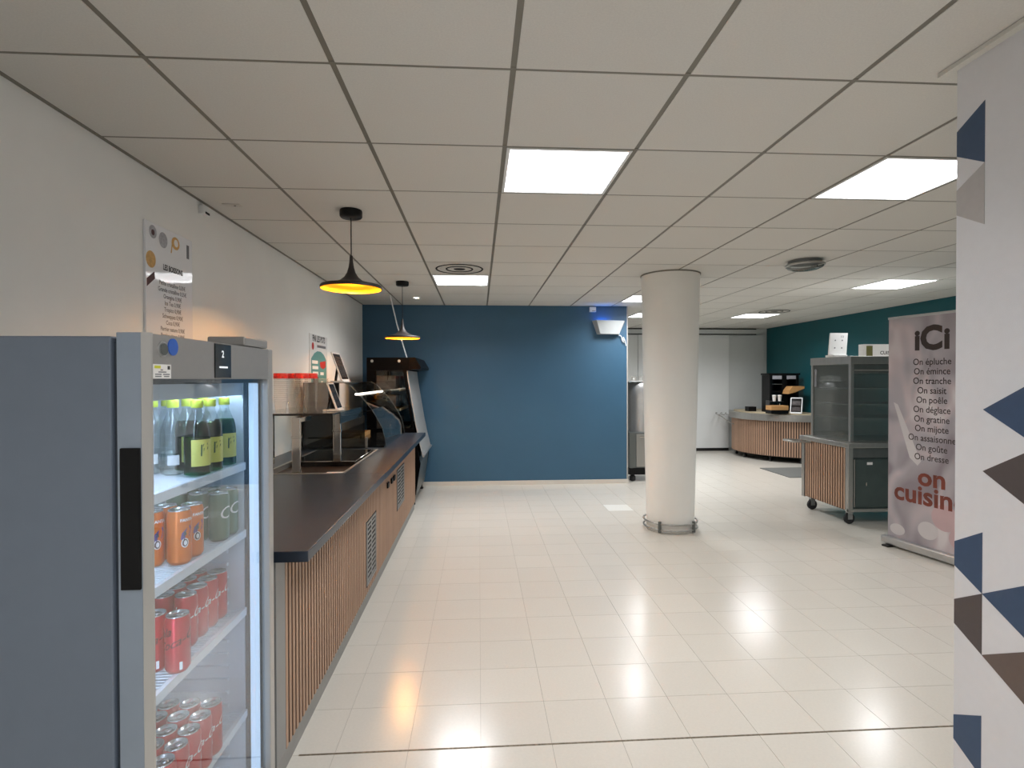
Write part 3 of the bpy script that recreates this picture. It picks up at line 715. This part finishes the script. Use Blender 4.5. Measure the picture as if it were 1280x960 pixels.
# tilted displays
def tablet(x, y, z, wy, h, lean, lb, rows, rz=0., base=True, face=1):
    t = thing('menu_tablet', (x, y, z), lb, 'tablet', None); t.rotation_euler = (0, 0, rz); ORG[t.name] = Vector((0, 0, 0))
    dx = -lean*h; nx = .012
    def quad(y0, y1, a0, a1, d0, d1):
        return [(dx*a0+d0, y0, h*a0+.012), (dx*a0+d0, y1, h*a0+.012), (dx*a1+d0, y1, h*a1+.012), (dx*a1+d0, y0, h*a1+.012)], (d1-d0, 0, 0)
    q, v = quad(-wy/2, wy/2, 0, 1, 0, nx); fr_ = MB().prism(q, v).build('frame', 'white_plastic', t, local=True)
    q, v = quad(-wy/2+.014, wy/2-.014, .06, .95, nx+.0002, nx+.0012); sc_ = MB().prism(q, v).build('screen', 'screen', t, local=True)
    for i in range(rows):
        a = .12+i*.78/rows; q, v = quad(-wy/2+.03, wy/2-.03, a, a+.52/rows, nx+.0013, nx+.0018); MB().prism(q, v).build('menu_line', 'screen_row', sc_, local=True)
    box('stand', -.10, nx+.012, -wy/2+.01, wy/2-.01, .0005, .012, 'white_plastic', t, .003, local=True)
    MB().prism([(-.09, -.02, .012), (-.075, -.02, .012), (dx*.6, -.02, h*.6), (dx*.6-.012, -.02, h*.6)], (0, .04, 0)).build('support', 'black_plastic', t, local=True)
    return t
tablet(-1.245, 5.06, 1.4905, .27, .262, .36, 'white framed tilted menu display on top of the curved glass case', 6)
tablet(-1.062, 4.13, GZ+.0006, .16, .20, .36, 'white framed tilted tablet on the glass shelf beside the cup stacks', 3)
# poster on the wall behind the counter
t = thing('poster', (XL, 5.54, 1.3), 'white poster with a teal house shape on the wall behind the cups', 'poster')
px = XL+.006
box('sheet', XL+.0005, px, 5.26, 5.86, 1.26, 1.962, 'white_card', t)
MB().add([(px+.0006, 5.30, 1.30), (px+.0006, 5.82, 1.30), (px+.0006, 5.82, 1.72), (px+.0006, 5.72, 1.775), (px+.0006, 5.62, 1.80), (px+.0006, 5.50, 1.80), (px+.0006, 5.40, 1.775), (px+.0006, 5.30, 1.72)], [list(range(8))]).build('teal_panel', 'print_teal', t)
mk = MB(); text(mk, 'FINI LES POTS', .085, (px+.0006, 5.56, 1.895), (0, 1, 0), (0, 0, 1), bold=.003, sx=.82); mk.build('title', 'ink', t)
oval(MB(), 5.36, 1.845, .035, .038, 16, px+.0006).build('red_mark', 'print_red', t)
MB().add([(px+.001, 5.58, 1.69), (px+.001, 5.79, 1.71), (px+.001, 5.79, 1.645), (px+.001, 5.70, 1.62), (px+.001, 5.60, 1.64)], [list(range(5))]).build('red_tag', 'print_red', t)
box('subtitle', px, px+.0006, 5.50, 5.80, 1.838, 1.864, 'ink_grey', t)
for y0_, y1_, z0_, z1_ in ((5.33, 5.52, 1.672, 1.705), (5.34, 5.53, 1.618, 1.650), (5.35, 5.53, 1.562, 1.594), (5.60, 5.72, 1.56, 1.59), (5.62, 5.70, 1.46, 1.50)):
    box('print_line', px+.0006, px+.001, y0_, y1_, z0_, z1_, 'print_white', t)
box('black_block', px+.0006, px+.001, 5.36, 5.54, 1.475, 1.54, 'ink', t)

# ------------------------------------------------------------ curved glass display case
gc = thing('glass_display_case', (-1.2, 5.5, .9), 'curved glass food display case on the far part of the counter', 'display case')
PA, PB = 4.90, 6.10
prof = [(-1.212, 1.489), (-1.175, 1.471), (-1.141, 1.446), (-1.112, 1.418), (-1.085, 1.388), (-1.022, 1.318), (-.965, 1.243), (-.915, 1.16), (-.873, 1.076), (-.85, .99), (-.84, .905)]
def sheet(pf, y0, y1, th):
    mb = MB(); n = len(pf)
    vs = [(x, y0, z) for x, z in pf]+[(x, y1, z) for x, z in pf]+[(x-th, y0, z-th) for x, z in pf]+[(x-th, y1, z-th) for x, z in pf]
    fs = []
    for i in range(n-1): fs += [[i, i+1, n+i+1, n+i], [2*n+i, 3*n+i, 3*n+i+1, 2*n+i+1], [i, 2*n+i, 2*n+i+1, i+1], [n+i, n+i+1, 3*n+i+1, 3*n+i]]
    fs += [[0, n, 3*n, 2*n], [n-1, 3*n-1, 4*n-1, 2*n-1]]
    return mb.add(vs, fs, False)
sheet(prof, PA, PB, .005).build('curved_glass', 'glass', gc)
box('top_glass', -1.56, -1.213, PA, PB, 1.482, 1.489, 'glass_smoke', gc)
MB().tube([(x, PA-.002, z) for x, z in prof], .002, 6).build('glass_edge', 'steel_dark', gc)
MB().tube([(x, PB+.002, z) for x, z in prof], .002, 6).build('glass_edge', 'steel_dark', gc)
box('light_bar', -1.12, -1.075, PA+.01, PB-.01, 1.372, 1.390, 'bar_light', gc, .006, label='white light bar under the canopy')
box('rear_panel', -1.572, -1.561, PA, PB, .905, 1.489, 'black_metal', gc)
box('case_floor', -1.56, -.86, PA+.004, PB-.004, .9004, .915, 'black_gloss', gc)
box('inner_shelf', -1.55, -1.10, PA+.02, PB-.02, 1.20, 1.208, 'glass_smoke', gc)
box('end_glass', -1.555, -1.03, PA-.0005, PA+.003, .916, 1.19, 'glass_dark', gc)
for y in (4.83, 6.14):
    box('chrome_peg', -1.01, -.99, y-.01, y+.01, .9005, 1.0, 'chrome', gc, .002)
box('low_glass', -1.55, -1.012, 4.826, 4.834, .903, .99, 'glass_smoke', gc)
for x, y, lb in ((-1.36, 5.25, 'nearer wooden tray inside the curved glass display case'), (-1.36, 5.78, 'farther wooden tray inside the curved glass display case')):
    t = thing('wooden_tray', (x, y, .9155), lb, 'tray', 'wooden trays in the display case')
    box('base', x-.16, x+.16, y-.22, y+.22, .9155, .925, 'wood_tray', t)
    for q in ((x-.16, x+.16, y-.22, y-.21), (x-.16, x+.16, y+.21, y+.22), (x-.16, x-.15, y-.21, y+.21), (x+.15, x+.16, y-.21, y+.21)): box('side', *q, .9252, .955, 'wood_tray', t)

# ------------------------------------------------------------ black open merchandiser at the counter end
mc = thing('chilled_merchandiser', (-1.05, 7.0, 0), 'black chilled display cabinet with slanted grey blind at the end of the counter', 'display fridge')
MY0, MY1 = 6.45, 7.52
side = [(-1.33, .10), (-.765, .10), (-.70, .50), (-.745, .72), (-.762, .836), (-.872, 1.602), (-.83, 1.62), (-.83, 1.775), (-1.33, 1.775)]
glassq = [(-1.22, .93), (-.80, .93), (-.905, 1.62), (-1.22, 1.62)]
# near side panel as a frame around a window
def ringpanel(y0, y1):
    mb = MB()
    for poly in ([(-1.33, .10), (-.765, .10), (-.70, .50), (-.762, .836), (-.775, .93), (-1.33, .93)], [(-1.33, .9302), (-1.22, .9302), (-1.22, 1.62), (-1.33, 1.62)], [(-.80, .9302), (-.775, .9302), (-.872, 1.602), (-.872, 1.62), (-.905, 1.62)], [(-1.33, 1.6202), (-.83, 1.6202), (-.83, 1.775), (-1.33, 1.775)]):
        mb.prism([(x, y0, z) for x, z in poly], (0, y1-y0, 0))
    return mb
for y0, y1 in ((MY0, MY0+.03), (MY1-.03, MY1)):
    sp = ringpanel(y0, y1).build('side_panel', 'black_satin', mc)
    MB().prism([(x, y0+.012, z) for x, z in glassq], (0, .006, 0)).build('side_window', 'glass', sp)
    if y0 == MY0:
        for x in (-1.267, -.948): MB().prism([(x+.017*math.cos(a*math.pi/8), y0-.0002, 1.733+.017*math.sin(a*math.pi/8)) for a in range(16)], (0, -.006, 0)).build('cap_screw', 'alu', sp)
box('back', -1.33, -1.30, MY0+.031, MY1-.031, .10, 1.775, 'black_metal', mc)
box('top', -1.299, -.83, MY0+.031, MY1-.031, 1.74, 1.775, 'black_metal', mc)
box('base', -1.299, -.79, MY0+.031, MY1-.031, .10, .56, 'black_metal', mc)
MB().prism([(-.829, MY0-.002, 1.63), (-.70, MY0-.002, 1.635), (-.69, MY0-.002, 1.66), (-.76, MY0-.002, 1.776), (-.829, MY0-.002, 1.776)], (0, MY1-MY0+.004, 0)).build('header', 'black_satin', mc)
bl = [(-.855, 1.618), (-.838, 1.48), (-.80, 1.25), (-.755, .98), (-.715, .78), (-.672, .60)]
sheet(bl, MY0+.032, MY1-.032, .008).build('blind', 'shutter', mc, label='pulled-down light grey blind')
sheet([(-.868, 1.605), (-.858, 1.618)], MY0, MY0+.03, .002)
MB().tube([(-.668, MY0+.02, .592), (-.668, MY1-.02, .592)], .014, 10).build('blind_bar', 'alu', mc)
for z in (.86, 1.14, 1.38): box('shelf', -1.298, -.95, MY0+.032, MY1-.032, z, z+.012, 'steel_dark', mc); 
for z in (.855, 1.135, 1.375): box('shelf_strip', -.949, -.944, MY0+.032, MY1-.032, z, z+.03, 'wood_beige', mc)
MB().prism([(-.789, MY0+.032, .12), (-.755, MY0+.032, .12), (-.70, MY0+.032, .52), (-.73, MY0+.032, .56), (-.789, MY0+.032, .56)], (0, MY1-MY0-.064, 0)).build('front_panel', 'steel_dark', mc)
for x in (-1.25, -.80):
    for y in (MY0+.06, MY1-.06): MB().lathe([(.028, .0005), (.03, .02), (.016, .03), (.016, .1)], (x, y, 0), 12).build('foot', 'black_plastic', mc)
n_ = 0
for z, lbz in ((.8725, 'bottom'), (1.1525, 'middle'), (1.3925, 'top')):
    for y in (6.62, 6.86, 7.10):
        n_ += 1
        rootbox('dark_carton', -1.24, -1.0, y-.10, y+.10, z, z+.17, 'screen_row', 'dark carton, %s from the counter on the %s shelf of the black cabinet' % (ordw[(n_-1) % 3], lbz), 'box', 'cartons in the black cabinet', .004)
rootbox_ = MB().tube([(-.90, 6.80, 1.7755), (-.95, 6.79, 1.95), (-1.02, 6.77, 2.2), (-1.10, 6.75, CZ-.001)], .008, 6).build('power_cable', 'cord_white')
props(rootbox_, 'white cable running from the ceiling down to the black display cabinet', 'cable')

# ------------------------------------------------------------ insect lamp, junction box on the blue wall
t = thing('insect_lamp', (1.87, YB, 2.15), 'white wall insect lamp glowing blue at the top of the blue wall', 'insect lamp')
poly_t = [(1.64, 2.348), (1.74, 2.352), (2.0, 2.346), (2.10, 2.335), (2.01, 2.152), (1.72, 2.160)]
yb = YB-.0005
back = [(1.63, 2.352), (2.11, 2.340), (2.02, 2.150), (1.70, 2.155)]
front = [(1.675, 2.352), (2.075, 2.342), (2.0, 2.152), (1.725, 2.157)]
vs_ = [(x, yb, z) for x, z in back]+[(x, yb-.11, z) for x, z in front]
MB().add(vs_, [[4, 5, 6, 7], [3, 2, 6, 7], [0, 3, 7, 4], [1, 5, 6, 2]]).build('shell', 'lamp_shell', t)
for y in (yb-.03, yb-.07): MB().tube([(1.70, y, 2.325), (1.86, y, 2.322)], .008, 8).build('uv_tube', 'uv', t)
cb = MB(); pts = [(2.0, yb-.03, 2.15), (2.04, yb-.03, 2.135), (2.075, yb-.025, 2.09), (2.10, yb-.02, 2.03), (2.07, yb-.02, 2.06), (2.055, yb-.02, 2.10), (2.085, yb-.02, 2.115), (2.105, yb-.02, 2.07), (2.125, yb-.012, 1.99)]
cb.tube(pts, .0065, 6); cb.build('power_lead', 'cord_white', t)
t = thing('junction_box', (1.635, YB, 2.47), 'small white junction box under the ceiling beside the insect lamp', 'box')
box('case', 1.59, 1.68, YB-.045, YB-.0005, 2.475, 2.545, 'white_plastic', t, .004); box('slot', 1.622, 1.672, YB-.047, YB-.0452, 2.483, 2.492, 'ink_grey', t)

# ------------------------------------------------------------ roll-up banner
BA = Vector((3.73, 4.654, 0)); BD = Vector((.198, -.980, 0)).normalized(); BW = .85; BH = 2.045
rzb = math.atan2(BD.y, BD.x)
t = thing('roll_up_banner', BA, 'tall roll-up banner with dark French cooking words beside the triangle wall', 'banner', rz=rzb)
# local: x along width, -y is the face towards the aisle, z up
box('base_cassette', -.03, BW+.03, -.055, .075, .0155, .085, 'alu', t, .012, local=True)
for x in (.02, BW-.08): box('foot', x, x+.06, -.10, .11, .0005, .015, 'black_metal', t, .003, local=True)
pn = MB().box(0, BW, -.0015, .0015, .085, BH).build('print_sheet', 'banner_print', t, local=True)
box('top_bar', -.004, BW+.004, -.008, .010, BH, BH+.022, 'alu', t, .003, local=True)
MB().tube([(BW/2, .05, .085), (BW/2, .014, BH)], .008, 8).build('pole', 'alu', t, local=True)
YT = -.0024
def lblob(x, z, rx, rzz, m_, yy=-.0019):
    MB().add([(x+rx*math.cos(2*math.pi*i/24), yy, z+rzz*math.sin(2*math.pi*i/24)) for i in range(24)], [list(range(24))]).build('print_shape', m_, pn, local=True)
lblob(.50, .36, .11, .11, 'banner_pink'); lblob(.36, .22, .085, .075, 'banner_pale'); lblob(.09, .16, .07, .05, 'banner_pale'); lblob(.66, .21, .13, .10, 'banner_pink', -.0021)
MB().add([(x, -.0019, z) for x, z in ((.05, 1.30), (.09, 1.28), (.30, .80), (.27, .76), (.20, .82))], [list(range(5))]).build('print_shape', 'banner_pale', pn, local=True)
bx = .415; mk = MB()
def btxt(s, size, z, bold, sx, x=bx): text(mk, s, size, (x, YT, z), (1, 0, 0), (0, 0, 1), bold=bold, sx=sx)
btxt('i', .235, 1.765, .010, 1.0, .262); btxt('C', .275, 1.765, .012, .95, .38); btxt('i', .235, 1.765, .010, 1.0, .508)
for i, s in enumerate(('On épluche', 'On émince', 'On tranche', 'On saisit', 'On poêle', 'On déglace', 'On gratine', 'On mijote', 'On assaisonne', 'On goûte', 'On dresse')):
    btxt(s, .079, 1.630-i*.0815, .0006, .86, .385)
mk.build('lettering', 'ink_banner', pn, local=True)
mk = MB(); btxt('on', .215, .60, .006, 1.05, .39); btxt('cuisine', .225, .435, .006, 1.0, .365); mk.build('lettering_large', 'ink_banner_red', pn, local=True)

# ------------------------------------------------------------ display cart
ct = thing('display_cart', (4.36, 5.65, 0), 'stainless display cart on castors with wooden slatted end and glass case', 'cart')
x0, x1, y0, y1 = 3.78, 4.95, 5.25, 6.05
box('cabinet', x0+.035, x1, y0+.02, y1-.02, .15, .80, 'steel_green', ct)
for y in (y0, y1-.05): box('corner_post', x0, x0+.05, y, y+.05, .14, .80, 'steel', ct, .003)
box('slat_back', x0+.0085, x0+.0345, y0+.051, y1-.051, .15, .80, 'wood_back', ct)
y = y0+.056; sp = None
while y+.028 < y1-.05:
    if sp is None: sp = o = MB().box(0, .0065, 0, .0235, 0, .64, .0008).build('slat', 'wood_slat', ct, local=True)
    else: o = sp.copy(); COL.objects.link(o)
    o.location = Vector((x0+.0015, y, .155))-org(ct); y += .0405
box('bottom_strip', x0, x1, y0+.002, y0+.019, .14, .17, 'steel', ct)
dr_ = box('cabinet_door', x0+.08, x1-.2, y0+.004, y0+.0198, .19, .68, 'steel_green', ct, .004)
MB().tube([(x0+.068, y0+.006, .19), (x0+.068, y0+.006, .68)], .006, 8).build('door_edge_bar', 'steel', ct)
box('door_label', x0+.20, x0+.26, y0+.0025, y0+.0038, .625, .652, 'white_card', dr_); box('lock', x0+.185, x0+.195, y0-.004, y0+.0035, .41, .445, 'chrome', dr_)
box('upper_fascia', x0+.05, x1, y0+.006, y0+.0195, .70, .80, 'steel_dark', ct)
box('ledge', x0-.015, x1+.02, y0-.02, y1+.02, .8005, .85, 'steel', ct, .006)
u0, u1, v0, v1 = 3.88, 4.90, 5.36, 6.03
for x in (u0, u1-.035):
    for y in (v0, v1-.035): box('case_post', x, x+.035, y, y+.035, .8505, 1.665, 'steel', ct, .002)
box('case_top', u0-.006, u1+.006, v0-.006, v1+.006, 1.6655, 1.748, 'steel', ct, .004)
box('case_end_glass', u0+.012, u0+.018, v0+.036, v1-.036, .852, 1.664, 'case_glass', ct)
box('case_front_glass', u0+.036, u1-.036, v0+.012, v0+.018, .852, 1.56, 'case_glass', ct)
box('case_rear_panel', u0+.036, u1-.036, v1-.018, v1-.012, .852, 1.664, 'steel', ct)
MB().box(u0+.036, u1-.036, v0+.005, v0+.06, 1.565, 1.664, .01).build('shutter_box', 'steel_dark', ct)
MB().tube([(u0+.036, v0-.003, 1.60), (u1-.036, v0-.003, 1.60)], .008, 8).build('shutter_bar', 'steel', ct)
for z in (1.08, 1.23, 1.40): box('case_shelf', u0+.04, u1-.04, v0+.065, v1-.04, z, z+.008, 'steel_dark', ct)
for z in (1.075, 1.225, 1.395): box('shelf_front', u0+.04, u1-.04, v0+.060, v0+.0645, z, z+.018, 'steel', ct)
box('case_label', u0+.008, u0+.0115, v1-.09, v1-.05, 1.42, 1.62, 'ink_grey', ct)
for x in (x0+.07, x1-.1):
    for y in (y0+.08, y1-.10):
        fk = MB().box(x-.03, x+.03, y-.018, y+.018, .118, .1395); fk.box(x-.03, x+.02, y-.022, y-.019, .05, .125); fk.box(x-.03, x+.02, y+.019, y+.022, .05, .125)
        k_ = fk.build('castor_fork', 'alu', ct)
        vs_ = MB(); 
        prof_ = [(.02, -.016), (.05, -.016), (.057, -.008), (.057, .008), (.05, .016), (.02, .016)]
        nn = 20; V_ = []; F_ = []
        for r, h in prof_:
            for i in range(nn): V_.append((x-.005+r*math.cos(2*math.pi*i/nn), y+h, .0575+r*math.sin(2*math.pi*i/nn)))
        for j in range(len(prof_)-1):
            for i in range(nn): F_.append([j*nn+i, j*nn+(i+1) % nn, (j+1)*nn+(i+1) % nn, (j+1)*nn+i])
        F_ += [list(range(nn)), list(range(5*nn, 6*nn))]
        vs_.add(V_, F_).build('castor_wheel', 'rubber', k_)
MB().tube([(x0-.012, y1-.20, .79), (3.60, y1-.20, .80), (3.55, y1-.19, .80), (3.55, y1-.02, .80), (3.60, y1-.01, .80), (x0-.012, y1-.01, .79)], .012, 8).build('push_handle', 'steel', ct)
# tablet and card on the cart
t = thing('menu_board', (3.96, 5.70, 1.7485), 'white tilted menu tablet standing on top of the display cart', 'tablet')
q = [(3.845, 5.66, 1.775), (4.045, 5.66, 1.775), (4.105, 5.72, 2.02), (3.905, 5.72, 2.02)]
fr_ = MB().prism(q, (-.004, .012, -.003)).build('board', 'white_plastic', t)
box('stand', 3.87, 4.03, 5.62, 5.76, 1.749, 1.772, 'white_plastic', t, .004)
mk = MB()
xd = Vector((1, 0, 0)); zd = (Vector(q[3])-Vector(q[0])).normalized(); o0 = Vector(q[0])+Vector((0, -.0012, .0006))
for a, b_ in ((.06, .08), (.14, .08), (.06, .17), (.14, .17)):
    p = o0+xd*a+zd*b_; mk.add([p+xd*(.009*math.cos(i*math.pi/4))+zd*(.009*math.sin(i*math.pi/4)) for i in range(8)], [list(range(8))])
text(mk, '10', .04, o0+xd*.135+zd*.20, xd, zd); mk.build('print', 'ink_grey', fr_)
t = thing('name_card', (4.45, 5.6, 1.7485), 'white cardboard name plate on top of the cart beside the tablet', 'card')
box('card', 4.17, 4.72, 5.56, 5.64, 1.749, 1.885, 'white_card', t); box('olive_block', 4.20, 4.27, 5.5585, 5.5598, 1.752, 1.868, 'print_olive', t)
mk = MB(); text(mk, 'CUISINONS', .052, (4.49, 5.5588, 1.775), (1, 0, 0), (0, 0, 1), bold=.001); mk.build('print', 'ink', t)

# ------------------------------------------------------------ curved coffee counter in the far corner
RC = Vector((6.15, 10.1, 0)); RR = 1.13
def arc(r, a, z=0.): return Vector((RC.x-r*math.cos(a), RC.y-r*math.sin(a), z))
rc = thing('coffee_counter', (5.7, 9.9, 0), 'curved coffee counter with wooden slatted front in the far corner', 'counter')
a0, a1 = math.radians(-34), math.radians(84)
def sector(r, z0, z1, xm=6.06, ym=10.84, n=40):
    pts = [arc(r, a0+(a1-a0)*i/n, z0) for i in range(n+1)]
    pts = [Vector((min(p.x, xm), min(p.y, ym), z0)) for p in pts]
    pts += [Vector((xm, ym, z0))]
    return MB().prism(pts, (0, 0, z1-z0))
sector(RR-.012, .10, .745).build('carcass', 'wood_back', rc)
sector(RR+.05, .7455, .865).build('steel_top', 'steel', rc)
sector(RR-.04, .8655, .885).build('top_board', 'wood_beige', rc)
n_ = 56; sp = None
for i in range(n_):
    a = a0+(a1-a0)*(i+.5)/n_; p = arc(RR-.0115, a, .11)
    if p.x > 6.03 or p.y > 10.82: continue
    if sp is None: sp = o = MB().box(0, .007, -.0125, .0125, 0, .63, .0008).build('slat', 'wood_slat', rc, local=True)
    else: o = sp.copy(); COL.objects.link(o)
    o.location = p-org(rc); o.rotation_euler = (0, 0, math.pi+a)
for a in (-25, 5, 37, 65): 
    p = arc(RR-.10, math.radians(a)); MB().lathe([(.03, .0005), (.03, .02), (.018, .03), (.022, .099)], p, 12).build('leg', 'black_metal', rc)
# tray rail on the left end
tr = MB()
for k_ in range(3):
    r = RR+.12+k_*.09; tr.tube([arc(r, math.radians(-36+i*3), .80) for i in range(11)], .011, 8)
tr.build('tray_rail', 'steel', rc)
for a in (-30, -10): MB().tube([arc(RR-.02, math.radians(a), .60), arc(RR+.10, math.radians(a), .66), arc(RR+.22, math.radians(a), .75), arc(RR+.30, math.radians(a), .79)], .009, 6).build('rail_bracket', 'steel', rc)
ZT = .8855
# black rack with compartments
t = thing('black_rack', (5.64, 9.72, ZT), 'black open rack with compartments standing on the curved coffee counter', 'rack')
X0, X1, Yf, Yb = 5.37, 5.93, 9.58, 9.86
for x in (X0, X1-.05): box('side', x, x+.05, Yf, Yb, ZT, 1.575, 'black_plastic', t, .003)
box('divider', 5.61, 5.69, Yf, Yb, 1.28, 1.575, 'black_plastic', t)
box('top', X0-.02, X1+.02, Yf-.01, Yb, 1.5755, 1.61, 'black_plastic', t, .003); box('back', X0+.05, X1-.05, Yb-.012, Yb-.002, ZT, 1.575, 'black_metal', t)
box('shelf', X0+.0502, X1-.0502, Yf+.01, Yb-.014, 1.262, 1.278, 'black_plastic', t); box('shelf', X0+.0502, 5.6095, Yf+.01, Yb-.014, 1.40, 1.412, 'steel_dark', t)
for xx in ((X0+.06, 5.60), (5.70, X1-.06)): box('white_header', *xx, Yf-.004, Yf+.01, 1.50, 1.565, 'print_silver', t)
MB().prism([(5.60, 9.56, 1.23), (5.62, 9.56, 1.30), (5.68, 9.56, 1.37), (5.90, 9.56, 1.37), (5.90, 9.56, 1.33), (5.72, 9.56, 1.26)], (0, -.20, 0)).build('wooden_chute', 'wood_tray', t)
def mug(x, y, z, lb):
    t = thing('white_cup', (x, y, z), lb, 'cup', 'white paper cups on the coffee counter')
    MB().lathe([(.026, 0), (.034, .10), (.036, .102), (.033, .099), (.025, .004)], (x, y, z), 16, cap=False).build('body', 'white_plastic', t)
    MB().lathe([(.0, .112), (.03, .112), (.037, .104), (.036, .1022)], (x, y, z), 16, cap=False).build('lid', 'white_card', t)
t = thing('coffee_grinder', (5.45, 9.45, ZT), 'dark glass coffee machine with spouts in front of the black rack', 'coffee machine')
box('body', 5.28, 5.48, 9.42, 9.56, ZT+.0002, 1.12, 'black_gloss', t, .01); box('cup_tray', 5.28, 5.52, 9.36, 9.4195, 1.085, 1.10, 'black_metal', t); MB().tube([(5.46, 9.40, .96), (5.46, 9.40, 1.06)], .012, 8).build('spout', 'chrome', t)
mug(5.35, 9.39, 1.1004, 'left white paper cup on the coffee machine tray'); mug(5.45, 9.39, 1.1004, 'right white paper cup on the coffee machine tray')
t = thing('wooden_box', (5.46, 9.24, ZT), 'pale wooden box with a dark base on the coffee counter', 'box')
box('base', 5.155, 5.47, 9.14, 9.33, ZT, .95, 'black_plastic', t); box('crate', 5.155, 5.47, 9.14, 9.33, .9502, 1.03, 'wood_tray', t, .004)
rootbox('black_box', 5.14, 5.29, 9.90, 10.05, ZT, .975, 'black_plastic', 'small black box at the left end of the coffee counter', 'box', None, .004)
t = tablet(0, 0, 0, .19, .27, .42, 'white framed tablet leaning on the coffee counter beside the display cart', 2)
t.location = (5.63, 9.18, .8862); t.rotation_euler = (0, 0, math.radians(-128)); 

rootbox('floor_patch', 4.72, 5.9, 7.85, 8.72, .0003, .009, 'patch_grey', 'grey floor patch behind the display cart in front of coffee counter', 'mat')  # thin flat grey patch laid on the floor

# ------------------------------------------------------------ dispenser trolley beyond the blue wall
t = thing('dispenser_trolley', (2.50, 7.95, 0), 'stainless dispenser trolley between the blue wall edge and the column', 'trolley')
tx0, tx1, ty0, ty1 = 2.20, 2.80, 7.72, 8.25
box('chassis', tx0, tx1, ty0, ty1, .10, .20, 'black_plastic', t, .01)
for x in (tx0+.07, tx1-.07):
    for y in (ty0+.07, ty1-.07): MB().lathe([(.02, .0005), (.045, .012), (.045, .07), (.02, .0995)], (x, y, 0), 14).build('castor', 'rubber', t)
box('cabinet', tx0+.01, tx1-.01, ty0+.012, ty1-.01, .2002, .72, 'steel_dark', t, .004)
dd = box('door', tx0+.11, tx1-.03, ty0-.001, ty0+.0115, .22, .70, 'steel', t, .003); MB().tube([(tx0+.15, ty0-.02, .66), (tx0+.30, ty0-.02, .66)], .008, 8).build('handle', 'chrome', dd)
MB().lathe([(.20, .7205), (.20, 1.25), (.205, 1.26), (.205, 1.44), (.19, 1.455)], (2.46, 8.0, 0), 32).build('drum', 'alu', t)
box('rear_panel', tx0+.01, tx1-.01, ty1-.05, ty1-.012, .7205, 1.42, 'steel_dark', t)
box('top_plate', 2.22, 2.72, 7.80, 8.19, 1.4555, 1.475, 'steel_dark', t, .003)
for i, (x, y) in enumerate(((2.30, 7.86), (2.41, 7.85), (2.52, 7.86), (2.35, 7.98), (2.47, 7.98))):
    lbs = ('leftmost front', 'second front', 'third front', 'left rear', 'right rear')
    t2_ = thing('glass_cup', (x, y, 1.4755), '%s upturned clear cup on top of the dispenser trolley' % lbs[i], 'cup', 'cups on the dispenser trolley')
    MB().lathe([(.042, 0), (.034, .08), (.0, .082)], (x, y, 1.4755), 16, cap=False).build('body', 'cup_plastic', t2_)
    MB().lathe([(.0435, 0), (.0435, .006), (.042, .007)], (x, y, 1.4755), 16, cap=False).build('rim', 'print_white', t2_)
